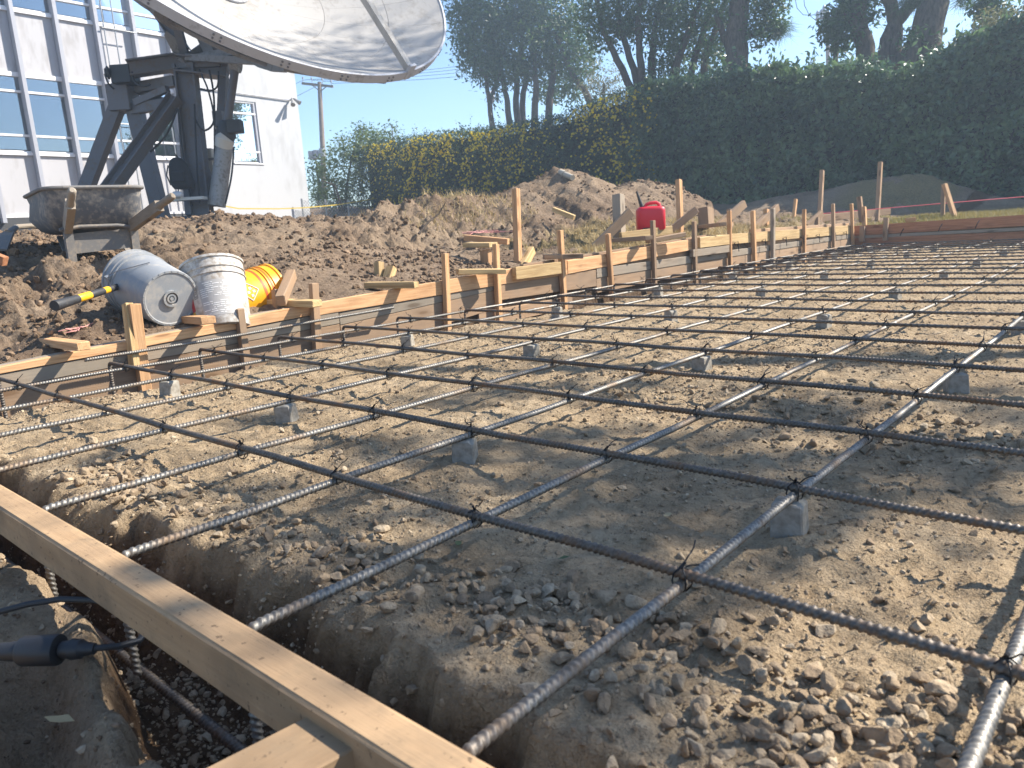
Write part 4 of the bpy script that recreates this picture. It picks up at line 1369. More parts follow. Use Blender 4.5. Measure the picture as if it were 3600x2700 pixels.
# long handled shovel lying on the bank at the left edge
sv = thing('shovel', 'dirty shovel lying on the soil behind the wheelbarrow at the left edge', 'shovel', (-5.665, 1.150, 0.708))
mb = MB(); mb.tube([(-5.689, 1.415, 0.745), (-5.674, 1.297, 0.768), (-5.635, 1.193, 0.764)], 0.017, 10); mb.build('handle', 'wood_handle', sv)
a = Vector((-5.635, 1.193, 0.764)); b = Vector((-5.282, 0.922, 0.623))
mb = MB(); mb.tube([a, a.lerp(b, .3)], [0.017, 0.022], 10); mb.bar(a.lerp(b, .25), b, 0.05, 0.02, w2=0.2, h2=0.012, up=(0.5, -0.3, 0.8)); mb.build('blade', 'barrow_steel', sv)

# ------------------------------------------------------------------ red fuel can
rt = Vector((0.754, 0.655, 0.0)).normalized(); dp = Vector((-0.655, 0.754, 0)).normalized()
gc = Vector((-3.969, 6.250, 0.451)); gc.z += 0.0
can = thing('fuel_can', 'bright red plastic fuel can with black spout beside the stakes', 'fuel can', gc)
A = lambda r, dd, z: gc + rt * r + dp * dd + Vector((0, 0, z))
V = []
F = []
prof = [(0.92, 0.0), (1.0, 0.012), (1.0, 0.185), (0.96, 0.21), (0.80, 0.228), (0.3, 0.232)]
n = 28
for s_, z in prof:
    for k in range(n):
        a = 2 * math.pi * k / n
        c_, q = math.cos(a), math.sin(a)
        sx = abs(c_) ** 0.42 * (1 if c_ > 0 else -1); sy = abs(q) ** 0.42 * (1 if q > 0 else -1)
        V.append(A(0.140 * s_ * sx, 0.085 * s_ * sy, z))
for k in range(len(prof) - 1):
    for j in range(n):
        a_ = k * n + j; b2 = k * n + (j + 1) % n
        F.append((a_, b2, b2 + n, a_ + n))
F.append(tuple(range(n))[::-1]); F.append(tuple((len(prof) - 1) * n + j for j in range(n)))
mb = MB(); mb.add(V, F); mb.build('body', 'can_red', can, angle=50)
mb = MB(); mb.tube([A(-0.055, 0, 0.215), A(-0.04, 0, 0.25), A(0.0, 0, 0.262), A(0.055, 0, 0.266), A(0.085, 0, 0.25), A(0.09, 0, 0.21)], [0.02, 0.018, 0.016, 0.016, 0.018, 0.02], 12)
mb.build('handle', 'can_red', can)
mb = MB(); mb.tube([A(-0.075, 0, 0.205), A(-0.085, 0, 0.235)], 0.026, 14); mb.tube([A(-0.085, 0, 0.235), A(-0.105, 0, 0.30), A(-0.132, 0, 0.385)], [0.02, 0.015, 0.009], 12)
mb.build('spout', 'plastic_black', can)
mb = MB(); mb.box(A(-0.055, -0.082, 0.012), (0.07, 0.012, 0.03), frame(rt)); mb.build('foot', 'plastic_black', can)

# ------------------------------------------------------------------ black cord with its coupling
cord = thing('extension_lead', 'black power cord with a thick plug coupling under the front beam', 'power cord', (-1.171, -0.184, -0.010))
mb = MB(); mb.tube([(-1.395, -0.202, -0.020), (-1.360, -0.170, -0.012), (-1.332, -0.136, -0.005), (-1.292, -0.098, 0.000), (-1.240, -0.066, 0.000), (-1.188, -0.041, -0.005), (-1.142, -0.026, -0.020), (-1.117, -0.030, -0.030), (-1.095, -0.056, -0.030), (-1.096, -0.086, -0.025), (-1.111, -0.113, -0.020)], 0.0052, 10)
mb.build('cable', 'cable_black', cord)
a = Vector((-1.109, -0.113, -0.020)); b = Vector((-1.249, -0.225, -0.020)); d = (b - a); L = d.length; d.normalize()
mb = MB(); mb.tube([a, a + d * L * .1, a + d * L * .12, a + d * L * .20], [0.008, 0.011, 0.0145, 0.016], 14); mb.build('strain_relief', 'plastic_black', cord)
mb = MB(); mb.tube([a + d * L * k for k in (.20, .285, .29, .30)], [0.0145, 0.013, 0.012, 0.011], 14); mb.build('plug', 'plastic_black', cord)
mb = MB(); mb.tube([a + d * L * k for k in (.31, .315, .33, .62, .64, .66, .8, 1.0)], [0.018, 0.0225, 0.0235, 0.0225, 0.021, 0.0155, 0.0135, 0.012], 20); mb.build('socket', 'plastic_black', cord)

# small litter
mb = MB(); mb.tube([(-5.593, 7.168, 1.105), (-5.771, 7.230, 1.165)], 0.035, 14); mb.tube([(-5.749, 7.220, 1.158), (-5.840, 7.257, 1.188)], 0.043, 14)
tag(mb.build('pipe_stub', 'pvc'), 'short pale plastic pipe stub lying on top of the tall soil heap', 'pipe')
g = random.Random(12)
for lab, base_, n_, sp in (('tangle of red twine on the soil near the leaning near stake', (-3.796, 0.840, 0.210), 16, 0.05), ('tangle of pink twine on the flat soil behind the cleats', (-4.332, 4.224, 0.525), 26, 0.16)):
    pts = [Vector(base_) + Vector((g.uniform(-1, 1) * sp, g.uniform(-1, 1) * sp * 1.6, g.uniform(0, 0.03))) for _ in range(n_)]
    mb = MB(); mb.tube(pts, 0.0018, 5); tag(mb.build('twine', 'twine_pink'), lab, 'twine')
g = random.Random(5)
LEAF = [('pale dry leaf on the dark soil below the front beam', (-1.027, -0.195, -0.060), 0.017, 'dry_leaf'), ('small green leaf lying on the gravel between two bars', (-0.668, 0.477, 0.012), 0.010, 'leaf_light'), ('yellowish leaf lying on the shaded gravel', (-0.618, 0.734, 0.012), 0.012, 'dry_leaf'), ('green leaf on the stones beside the third lengthwise bar', (-0.856, 0.413, 0.016), 0.012, 'leaf_light')]
for lab, p, s_, m_ in LEAF:
    p = Vector(p); R = Matrix.Rotation(g.uniform(0, 6), 3, 'Z')
    V = [p + R @ Vector(q) * s_ for q in ((-1.3, 0, 0), (-0.4, 0.5, 0.22), (0.5, 0.42, 0.2), (1.4, 0, 0.35), (0.5, -0.42, 0.15), (-0.4, -0.5, 0.25), (0, 0, 0.05))]
    mb = MB(); mb.add(V, [(0, 1, 6), (1, 2, 6), (2, 3, 6), (3, 4, 6), (4, 5, 6), (5, 0, 6)])
    tag(mb.build('leaf', m_), lab, 'leaf')
# dead roots sticking out of the soil
GR5 = 'dead roots in the dug soil'
for lab, pts in (('thin dead root arching over the soil in front of the flowering hedge', [(-4.976, 4.066, 0.558), (-5.000, 4.209, 0.654), (-5.011, 4.356, 0.722), (-4.976, 4.413, 0.816)]), ('dark root lying across the tall soil heap', [(-5.379, 7.362, 0.864), (-5.278, 7.619, 0.964), (-5.225, 7.960, 1.033)]), ('thin dead root on the soil above the orange bucket', [(-3.839, 2.370, 0.167), (-3.816, 2.535, 0.193), (-3.883, 2.768, 0.258)])):
    mb = MB(); mb.tube(pts, [0.012, 0.009, 0.007, 0.004][:len(pts)], 6); tag(mb.build('root', 'bark'), lab, 'root', GR5)

# ------------------------------------------------------------------ building
BP = Vector((-20.854, -2.164, 0.0)); BD = Vector((-0.0815, 0.9967, 0.0)); BN = Vector((0.9967, 0.0815, 0.0))
BW = lambda s, d, z: BP + BD * s + BN * d + Vector((0, 0, z))
RB = Matrix((BD, BN, Vector((0, 0, 1)))).transposed()
bld = thing('building', 'white two storey building with tall mullioned window bays and plain end wall', 'building', BW(10, 0, 1.4))


def bbox(name, s0, s1, d0, d1, z0, z1, m_, parent=bld, bevel=0.0):
    mb = MB(); mb.box((0, 0, 0), (s1 - s0, d1 - d0, z1 - z0))
    c = BW((s0 + s1) / 2, (d0 + d1) / 2, (z0 + z1) / 2)
    mb.v = [tuple(RB @ Vector(v) + c) for v in mb.v]
    return mb.build(name, m_, parent, loc=c, smooth=False, bevel=bevel)


# plain wall right of the bays, its window opening left free
bbox('wall', 13.05, 14.30, -0.30, 0.0, 1.0, 9.6, 'white_stucco')
bbox('wall', 15.30, 16.93, -0.30, 0.0, 1.0, 9.6, 'white_stucco')
bbox('wall', 14.30, 15.30, -0.30, 0.0, 1.0, 3.02, 'white_stucco')
bbox('wall', 14.30, 15.30, -0.30, 0.0, 4.86, 9.6, 'white_stucco')
bbox('wall', 16.63, 16.93, -12.0, -0.30, 1.0, 9.6, 'white_stucco')
bbox('wall', 2.0, 13.05, -12.0, -11.7, 1.0, 9.6, 'white_stucco')
bbox('roof', 2.0, 16.93, -12.0, 0.05, 9.6, 9.8, 'white_stucco')
bbox('floor_slab', 2.0, 16.6, -11.7, -0.28, 1.2, 1.55, 'interior_dark')
bbox('floor_slab', 2.0, 16.6, -11.7, -0.28, 4.95, 6.3, 'interior_dark')
bbox('foundation', 2.0, 13.05, -0.25, -0.02, 0.6, 1.54, 'foundation')
bbox('inner_wall', 2.0, 16.6, -3.2, -3.1, 1.5, 9.6, 'interior_dark')
bays = [4.7 + 0.997 * k for k in range(9)]


def pane_set(s0, s1, zs, label=None):
    f = bbox('window', s0, s1, -0.12, -0.06, zs[0] - 0.04, zs[0], 'sill_white')
    base = f
    for z in zs[1:]:
        mb = MB(); c = BW((s0 + s1) / 2, -0.06, z); mb.box((0, 0, 0), (s1 - s0, 0.07, 0.05)); mb.v = [tuple(RB @ Vector(v) + c) for v in mb.v]
        mb.build('transom', 'sill_white', f, loc=c, smooth=False)
    for za, zb_ in zip(zs, zs[1:]):
        mb = MB(); c = BW((s0 + s1) / 2, -0.10 + RNG.uniform(-.004, .004), (za + zb_) / 2)
        mb.box((0, 0, 0), (s1 - s0, 0.008, zb_ - za - 0.05))
        R2 = RB @ Matrix.Rotation(RNG.uniform(-0.012, 0.012), 3, 'Z') @ Matrix.Rotation(RNG.uniform(-0.012, 0.012), 3, 'X')
        mb.v = [tuple(R2 @ Vector(v) + c) for v in mb.v]
        mb.build('pane', 'window_glass', f, loc=c, smooth=False)
    return f


for k in range(len(bays)):
    s = bays[k]
    bbox('mullion', s - 0.045, s + 0.045, -0.15, 0.115, 1.42, 9.6, 'mullion_paint')
for k in range(len(bays) - 1):
    s0, s1 = bays[k] + 0.05, bays[k + 1] - 0.05
    bbox('panel', s0, s1, -0.15, -0.07, 1.58, 3.02, 'panel_white')
    bbox('sill', s0, s1, -0.14, -0.01, 3.03, 3.10, 'sill_white')
    bbox('base_rail', s0, s1, -0.14, -0.02, 1.545, 1.60, 'sill_white')
    pane_set(s0, s1, [3.14, 3.50, 4.53, 4.90])
    bbox('panel', s0, s1, -0.15, -0.07, 4.98, 6.36, 'panel_white')
    bbox('sill', s0, s1, -0.14, -0.02, 4.915, 4.975, 'sill_white')
    bbox('sill', s0, s1, -0.14, -0.01, 6.365, 6.44, 'sill_white')
    pane_set(s0, s1, [6.48, 6.84, 7.9, 8.25])
    bbox('panel', s0, s1, -0.15, -0.07, 8.3, 9.55, 'panel_white')
    if k % 3 != 1:
        bl = bbox('blind', s0 + 0.03, s1 - 0.03, -0.30, -0.29, 3.2, 4.85, 'blind_fabric')
# rust streak under the first upper panel joint, window of the plain wall
pane_set(14.34, 15.26, [3.06, 3.36, 4.50, 4.84])
bbox('window_frame', 14.30, 14.345, -0.16, -0.03, 3.02, 4.86, 'mullion_paint')
bbox('window_frame', 15.21, 15.297, -0.16, -0.03, 3.02, 4.86, 'mullion_paint')
bbox('sill', 14.26, 15.34, -0.10, 0.03, 2.985, 3.02, 'sill_white')
mb = MB(); mb.tube([BW(13.1, 0.04, 5.10), BW(14.4, 0.04, 5.07), BW(16.55, 0.04, 5.03)], 0.018, 8); mb.build('conduit', 'mullion_paint', bld)
for s, z0, z1 in ((10.82, 1.6, 8.3), (11.10, 1.6, 8.3), (12.3, 1.6, 3.9), (12.55, 1.6, 3.2)):
    mb = MB(); mb.tube([BW(s, 0.16, z0), BW(s, 0.16, z1)], 0.018, 8); mb.build('conduit', 'galvanised', bld)
mb = MB(); mb.tube([BW(10.75, 0.19, 6.28), BW(11.65, 0.19, 6.28)], 0.015, 6); mb.tube([BW(10.75, 0.19, 3.9), BW(11.65, 0.19, 3.9)], 0.015, 6); mb.build('conduit', 'galvanised', bld)
fl = thing('floodlight', 'twin floodlight at the end of the pipe on the white wall', 'floodlight', BW(16.62, 0.05, 5.05))
mb = MB(); mb.tube([BW(16.6, 0.03, 5.03), BW(16.62, 0.16, 5.06)], 0.03, 10); mb.build('bracket', 'galvanised', fl)
for ds, dz in ((0.06, -0.05), (-0.10, -0.09)):
    mb = MB(); mb.tube([BW(16.62 + ds * .3, 0.16, 5.07), BW(16.62 + ds, 0.26, 5.04 + dz), BW(16.62 + ds * 1.8, 0.36, 5.0 + dz * 1.9)], [0.025, 0.05, 0.075], 12); mb.build('lamp_head', 'jack_steel', fl)

# caution tape along the foot of the wall
mb = MB()
pts = [BW(12.6, 0.9, 1.78), BW(13.6, 0.9, 1.60), BW(15.0, 0.9, 1.57), BW(16.0, 0.9, 1.585), BW(17.4, 0.9, 1.66), BW(19.2, 0.9, 1.86)]
for p, q in zip(pts, pts[1:]):
    mb.bar(p, q, 0.004, 0.035)
tag(mb.build('caution_tape', 'tape_yellow'), 'yellow caution tape strung along the foot of the white wall', 'caution tape')

# ------------------------------------------------------------------ satellite dish on its mast
DC = Vector((-11.261, 6.781, 5.469)); DA = Vector((0.7741, -0.0223, 0.6327)); DR, DH = 3.372, 1.242
DU = DA.cross(Vector((0, 0, 1))).normalized(); DV = DU.cross(DA)
MP = Vector((-12.342, 5.812, 1.043))
dish = thing('satellite_dish', 'huge weathered white satellite dish on a dark steel mast before the building', 'satellite dish', (MP.x, MP.y, 0.9))
DVX = DC - DA * DH


def dpt(r, a, back=0.0):
    h = DH * (r / DR) ** 2
    n = (DA - (DU * math.cos(a) + DV * math.sin(a)) * (2 * DH * r / DR ** 2)).normalized()
    return DVX + DA * h + (DU * math.cos(a) + DV * math.sin(a)) * r - n * back


NP = 24
for k in range(NP):
    a0 = 2 * math.pi * k / NP + 0.0010; a1 = 2 * math.pi * (k + 1) / NP - 0.0010
    for r0, r1 in ((0.30, 1.55), (1.556, 2.55), (2.556, DR)):
        V = []; F = []
        nr, na = 5, 4
        for back in (0.0, 0.03):
            for p in range(nr + 1):
                for q in range(na + 1):
                    V.append(dpt(r0 + (r1 - r0) * p / nr, a0 + (a1 - a0) * q / na, back))
        n1 = (nr + 1) * (na + 1)
        for p in range(nr):
            for q in range(na):
                b0 = p * (na + 1) + q
                F.append((b0, b0 + 1, b0 + na + 2, b0 + na + 1)); F.append((b0 + n1, b0 + na + 1 + n1, b0 + na + 2 + n1, b0 + 1 + n1))
        for p in range(nr):
            for q in (0, na):
                b0 = p * (na + 1) + q; F.append((b0, b0 + na + 1, b0 + na + 1 + n1, b0 + n1))
        for q in range(na):
            for p in (0, nr):
                b0 = p * (na + 1) + q; F.append((b0, b0 + 1, b0 + 1 + n1, b0 + n1))
        mb = MB(); mb.add(V, F); mb.build('panel', 'dish_paint', dish, angle=25)
# backing skin hides the seams, ribs and rings behind
V = []; F = []
for p in range(13):
    for q in range(72):
        V.append(dpt(0.02 + (DR - 0.03) * p / 12, 2 * math.pi * q / 72, 0.05))
for p in range(12):
    for q in range(72):
        b0 = p * 72 + q; b1 = p * 72 + (q + 1) % 72
        F.append((b0, b1, b1 + 72, b0 + 72))
mb = MB(); mb.add(V, F); mb.build('back_skin', 'dish_back', dish)
V = []; F = []
for q in range(144):
    a = 2 * math.pi * q / 144
    n = (DU * math.cos(a) + DV * math.sin(a))
    p0 = dpt(DR, a)
    for e in (p0 + DA * 0.012 - n * 0.004, p0 + DA * 0.012 + n * 0.03, p0 - DA * 0.13 + n * 0.03, p0 - DA * 0.13 - n * 0.05):
        V.append(e)
for q in range(144):
    for j in range(3):
        a_ = q * 4 + j; b2 = ((q + 1) % 144) * 4 + j
        F.append((a_, b2, b2 + 1, a_ + 1))
mb = MB(); mb.add(V, F); mb.build('rim', 'dish_rim', dish, angle=30)
mb = MB()
for q in range(0, 144, 6):
    a = 2 * math.pi * (q + 0.5) / 144
    n = (DU * math.cos(a) + DV * math.sin(a))
    for da in (-0.014, 0.014):
        for dz in (-0.035, -0.09):
            p = dpt(DR, a + da) + n * 0.031 + DA * dz
            mb.tube([p, p + n * 0.012], 0.016, 6)
mb.build('bolt', 'mast_steel', dish)
mb = MB()
mb.lathe([(0.0, 0.05), (0.26, 0.05), (0.30, 0.07), (0.33, 0.05), (0.33, 0.02)], Matrix.Translation(DVX) @ Matrix((DU, DV, DA)).transposed().to_4x4(), 32)
mb.build('hub_ring', 'dish_rim', dish)
for k in range(12):
    a = 2 * math.pi * (k + 0.5) / 12
    mb = MB()
    pts = [dpt(0.4 + (DR - 0.55) * q / 6, a, 0.05 + 0.22 * math.sin(math.pi * (0.15 + 0.85 * (1 - q / 6)) * 0.5)) for q in range(7)]
    for p, q in zip(pts, pts[1:]):
        mb.bar(p, q, 0.05, 0.12, up=DA)
    mb.build('rib', 'dish_back', dish)
mb = MB()
for r_, bk in ((1.6, 0.22), (2.6, 0.14)):
    pts = [dpt(r_, 2 * math.pi * q / 48, bk) for q in range(49)]
    mb.tube(pts, 0.035, 6, False)
mb.build('rib_ring', 'dish_back', dish)
FOC = DVX + DA * (DR ** 2 / 4 / DH)
A0 = 4.3402
for k in range(4):
    a = A0 + math.pi / 2 * k
    p = dpt(DR, a) + DA * 0.03
    mb = MB(); mb.bar(p, FOC + (p - FOC).normalized() * 0.25, 0.12, 0.10, up=DA); mb.build('feed_strut', 'dish_paint', dish)
    n = (DU * math.cos(a) + DV * math.sin(a))
    mb = MB(); mb.bar(p + n * 0.02 - DA * 0.16, p + n * 0.02 + DA * 0.10, 0.16, 0.05, up=n); mb.build('strut_foot', 'dish_rim', dish, bevel=0.005)
mb = MB(); mb.lathe([(0.0, 0.0), (0.2, 0.02), (0.22, 0.1), (0.1, 0.35), (0.1, 0.6), (0.0, 0.6)], Matrix.Translation(FOC) @ Matrix((DU, DV, DA)).transposed().to_4x4(), 24); mb.build('feed_horn', 'dish_rim', dish)
# mast: three battered columns, platform, struts
def mbeam(name, a, b, w, h, m_='mast_steel', up=(0, 0, 1), flange=True):
    a = Vector(a); b = Vector(b)
    if name in ('mast_leg', 'mast_column') and a.z < 1.9:      # run the foot down to the plinth
        a = b + (a - b) * ((b.z - 1.08) / (b.z - a.z))
    mb = MB()
    if flange:
        R = frame(b - a, up); y = R @ Vector((0, 1, 0)); z = R @ Vector((0, 0, 1))
        mb.bar(a, b, w * 0.12, h, up)
        mb.bar(a + z * h * .5, b + z * h * .5, w, h * 0.10, up); mb.bar(a - z * h * .5, b - z * h * .5, w, h * 0.10, up)
    else:
        mb.bar(a, b, w, h, up)
    return mb.build(name, m_, dish, smooth=False)


D_ = 12.6
mbeam('mast_leg', (-14.119, 4.805, 1.698), (-13.529, 5.265, 2.923), .20, .20, up=(0.75, 0.65, 0), flange=False)
mbeam('mast_leg', (-13.154, 5.546, 1.235), (-13.404, 5.498, 2.862), .22, .22, up=(0.75, 0.65, 0), flange=False)
mbeam('mast_leg', (-12.770, 4.590, 1.497), (-12.502, 5.791, 2.970), .20, .18, up=(0.6, 0.7, 0.4))
mbeam('mast_column', (-12.117, 5.757, 1.107), (-12.538, 6.044, 3.499), .20, .30, up=(0.75, 0.65, 0))
mbeam('mast_column', (-12.453, 5.735, 1.127), (-12.760, 6.062, 3.541), .22, .10, up=(0.75, 0.65, 0), flange=False)
mbeam('mast_beam', (-13.309, 5.546, 3.219), (-12.628, 5.893, 3.249), .16, .16, flange=False)
mbeam('mast_beam', (-13.341, 5.422, 2.877), (-12.597, 5.824, 2.900), .16, .16, flange=False)
mbeam('mast_beam', (-13.204, 5.431, 2.960), (-12.616, 5.728, 3.111), .10, .10, flange=False)
mbeam('mast_beam', (-13.435, 5.564, 3.196), (-12.786, 5.802, 2.941), .08, .08, flange=False)
mb = MB(); mb.box((-13.461, 5.364, 3.059), (0.36, 0.40, 0.42), frame((0.75, 0.65, 0))); mb.build('gusset_box', 'mast_steel', dish, bevel=0.01)
mbeam('platform_beam', (-13.012, 5.326, 3.442), (-12.627, 5.978, 3.551), .30, .22, flange=True)
mbeam('platform_beam', (-12.623, 5.969, 3.506), (-12.103, 6.543, 3.390), .45, .24, flange=True)
mb = MB(); mb.box((-12.661, 6.340, 3.480), (0.95, 0.7, 0.08), frame((0.75, 0.65, 0))); mb.build('platform', 'mast_steel', dish)
mb = MB(); mb.box((-13.209, 5.337, 3.378), (0.32, 0.34, 0.28), frame((0.75, 0.65, 0))); mb.tube([(-13.238, 5.252, 3.417), (-13.298, 5.058, 3.408)], 0.07, 14); mb.tube([(-13.264, 5.117, 3.408), (-13.276, 5.078, 3.406)], 0.10, 14); mb.build('drive_motor', 'black_box', dish, bevel=0.01)
# yoke between platform and dish
mbeam('yoke_beam', (-12.566, 6.019, 3.502), DVX - DA * 0.45 - DU * 0.5, .16, .20, m_='dish_back', flange=False)
mbeam('yoke_beam', (-12.238, 6.449, 3.490), DVX - DA * 0.45 + DU * 0.5, .16, .20, m_='dish_back', flange=False)
mbeam('yoke_beam', (-12.557, 6.085, 3.707), (-12.893, 5.751, 4.585), .14, .16, m_='mast_steel', flange=True)
mbeam('yoke_beam', (-12.553, 6.076, 3.663), (-12.340, 5.869, 4.206), .12, .12, m_='mast_steel', flange=False)
mbeam('yoke_beam', (-12.432, 6.162, 3.579), (-11.490, 6.461, 3.580), .12, .12, m_='dish_back', flange=False)
mbeam('yoke_beam', (-12.419, 6.040, 3.591), (-10.700, 6.674, 3.269), .12, .10, m_='dish_back', flange=False)
mb = MB(); mb.add([(-12.595, 5.856, 3.995), (-12.528, 6.072, 3.814), (-12.592, 6.021, 3.592), (-12.627, 5.940, 3.661), (-12.611, 5.822, 3.924)], [(0, 1, 2, 3, 4)])
V0 = list(mb.v); mb.add([Vector(v) + Vector((0.03, -0.04, 0)) for v in V0], [(4, 3, 2, 1, 0)]); mb.build('gusset_plate', 'jack_steel', dish)
mb = MB(); mb.lathe([(0.0, -0.6), (0.45, -0.6), (0.62, -0.42), (0.62, 0.0)], Matrix.Translation(DVX) @ Matrix((DU, DV, DA)).transposed().to_4x4(), 12); mb.build('hub_drum', 'dish_back', dish, angle=20)
# elevation jack
mb = MB(); mb.tube([(-11.848, 5.887, 1.199), (-11.741, 6.138, 2.244)], [0.14, 0.13], 14); mb.build('jack_tube', 'jack_steel', dish)
mb = MB(); mb.tube([(-11.738, 6.130, 2.207), (-11.735, 6.159, 2.301), (-11.742, 6.208, 2.497)], [0.12, 0.15, 0.13], 14); mb.box((-11.544, 6.223, 2.409), (0.22, 0.2, 0.2), frame((0.75, 0.65, 0))); mb.build('jack_gearbox', 'black_box', dish, bevel=0.01)
mb = MB(); mb.tube([(-11.751, 6.092, 2.114), (-11.698, 6.106, 2.237), (-11.684, 6.126, 2.265)], [0.135, 0.15, 0.12], 14); mb.build('jack_collar', 'cabinet_beige', dish)
mb = MB(); mb.tube([(-11.740, 6.203, 2.475), (-11.724, 6.459, 3.344)], 0.065, 12); mb.build('jack_screw', 'mast_steel', dish)
mb = MB(); mb.tube([(-11.775, 6.434, 3.421), (-11.673, 6.520, 3.398)], 0.13, 14); mb.build('jack_pivot', 'jack_steel', dish)
mbeam('mast_strut', (-12.031, 6.001, 1.208), (-12.152, 6.508, 3.424), .12, .13, flange=False, up=(0.75, 0.65, 0))
mb = MB(); mb.box((-12.031, 6.247, 2.589), (0.16, 0.2, 0.24), frame((0.75, 0.65, 0))); mb.build('junction_box', 'mast_steel', dish)
CBL = [[(-12.260, 6.126, 3.388), (-12.017, 6.105, 3.020), (-11.907, 6.072, 2.547), (-12.016, 5.932, 2.397), (-12.196, 5.898, 2.611)], [(-12.134, 6.232, 3.363), (-11.941, 6.144, 2.912), (-11.850, 5.981, 2.035), (-11.826, 5.849, 1.234)], [(-12.019, 6.327, 3.332), (-11.912, 6.219, 3.091), (-11.989, 6.129, 3.018), (-12.221, 6.075, 3.078)],
       [(-12.367, 5.719, 2.766), (-12.356, 5.478, 2.360), (-12.630, 5.300, 2.114)], [(-12.356, 5.729, 2.765), (-12.237, 5.642, 2.067), (-12.148, 5.624, 1.223)], [(-11.532, 6.146, 2.091), (-11.519, 6.033, 1.644), (-11.648, 5.937, 1.221)], [(-12.969, 5.352, 3.395), (-12.915, 5.353, 3.224), (-12.808, 5.430, 3.158), (-12.727, 5.510, 3.180)], [(-13.296, 5.054, 3.386), (-13.238, 5.065, 3.236), (-13.272, 5.152, 3.164)], [(-12.166, 5.916, 2.822), (-12.074, 5.784, 2.053), (-11.956, 5.666, 1.246)]]
mb = MB()
for c_ in CBL:
    # smooth the sagging cable
    q = []
    for k in range(len(c_) - 1):
        p0 = Vector(c_[max(k - 1, 0)]); p1 = Vector(c_[k]); p2 = Vector(c_[k + 1]); p3 = Vector(c_[min(k + 2, len(c_) - 1)])
        for s_ in range(5):
            t_ = s_ / 5
            q.append(0.5 * ((2 * p1) + (p2 - p0) * t_ + (2 * p0 - 5 * p1 + 4 * p2 - p3) * t_ * t_ + (3 * p1 - p0 - 3 * p2 + p3) * t_ ** 3))
    q.append(Vector(c_[-1]))
    mb = MB(); mb.tube(q, 0.016, 6); mb.build('cable', 'cable_black', dish)
pc = Vector((-13.098, 5.421, 1.097)); pb = gz(pc.x, pc.y) - 0.35
mb = MB(); mb.box((pc.x, pc.y, (pb + 1.06) / 2), (2.7, 1.6, 1.06 - pb), frame((0.75, 0.65, 0))); mb.build('base_plinth', 'foundation', dish, bevel=0.02)
cab = MB(); cab.box((-12.590, 6.184, 1.703), (0.34, 0.2, 0.95), frame((0.75, 0.65, 0)))
cab = tag(cab.build('equipment_cabinet', 'cabinet_beige', bevel=0.015), 'beige metal equipment cabinet standing behind the mast column', 'cabinet')
mb = MB(); mb.box((-12.569, 6.217, 1.998), (0.38, 0.24, 0.04), frame((0.75, 0.65, 0))); o_ = mb.build('cabinet_lid', 'jack_steel', cab)
mb = MB(); mb.bar((-12.243, 6.144, 1.424), (-12.456, 6.108, 1.984), 0.05, 0.02); mb.build('strut', 'mast_steel', cab)
# backpack hanging from the mast, rag on a small shelf
bc = Vector((-12.079, 5.420, 1.746))
bag = thing('backpack', 'black backpack hanging from the mast above the shelf', 'backpack', bc)
mb = MB(); rx = Vector((0.754, 0.655, 0)); ry = Vector((-0.655, 0.754, 0))
V = []; F = []
for k, (z, w_, d_) in enumerate([(-0.27, .05, .04), (-0.26, .15, .09), (-0.18, .19, .12), (0.0, .165, .11), (0.12, .135, .09), (0.19, .10, .06), (0.225, .04, .03)]):
    for j in range(14):
        a = 2 * math.pi * j / 14
        V.append(bc + rx * (w_ * math.copysign(abs(math.cos(a)) ** .7, math.cos(a)) + 0.05 - z * 0.12) + ry * d_ * math.copysign(abs(math.sin(a)) ** .7, math.sin(a)) + Vector((0, 0, z)))
for k in range(6):
    for j in range(14):
        F.append((k * 14 + j, k * 14 + (j + 1) % 14, (k + 1) * 14 + (j + 1) % 14, (k + 1) * 14 + j))
F.append(tuple(range(14))[::-1]); F.append(tuple(6 * 14 + j for j in range(14)))
mb.add(V, F); mb.build('body', 'bag_fabric', bag, angle=60)
mb = MB(); mb.tube([bc + rx * 0.03 + Vector((0, 0, .2)), bc + rx * 0.0 + Vector((0, 0, .30)), bc + rx * 0.06 + Vector((0, 0, .2))], 0.012, 6); mb.tube([bc - rx * 0.02 + Vector((0, 0, -.25)), bc - rx * 0.0 + Vector((0, 0, -.42))], 0.010, 6); mb.tube([bc - rx * .08 - ry * .1 + Vector((0, 0, .1)), bc - rx * .11 - ry * .14 + Vector((0, 0, -.05)), bc - rx * .08 - ry * .1 + Vector((0, 0, -.2))], 0.012, 6)
mb.build('strap', 'black_box', bag)
mb = MB(); mb.box(bc + rx * 0.06 - ry * 0.12 + Vector((0, 0, -.08)), (0.2, 0.05, 0.17), frame((0.75, 0.65, 0))); mb.build('pocket', 'bag_fabric', bag, bevel=0.015)
sh = MB(); sh.box((-12.031, 5.483, 1.327), (0.62, 0.2, 0.05), frame((0.75, 0.65, 0)))
tag(sh.build('shelf_board', 'cabinet_beige', bevel=0.004), 'pale narrow board fixed between the mast columns below the backpack', 'shelf board')
V, F = ICO2
V = V * np.array([0.13, 0.08, 0.06]) * (1 + 0.16 * fbm(V[:, 0] + V[:, 2], V[:, 1], 2.5, 3, 7))[:, None]
tag(put('rag', mesh_np('rag', V + np.array((-12.042, 5.355, 1.394)), F, 'cloth_white', True)), 'crumpled white rag lying on the pale board under the backpack', 'rag')

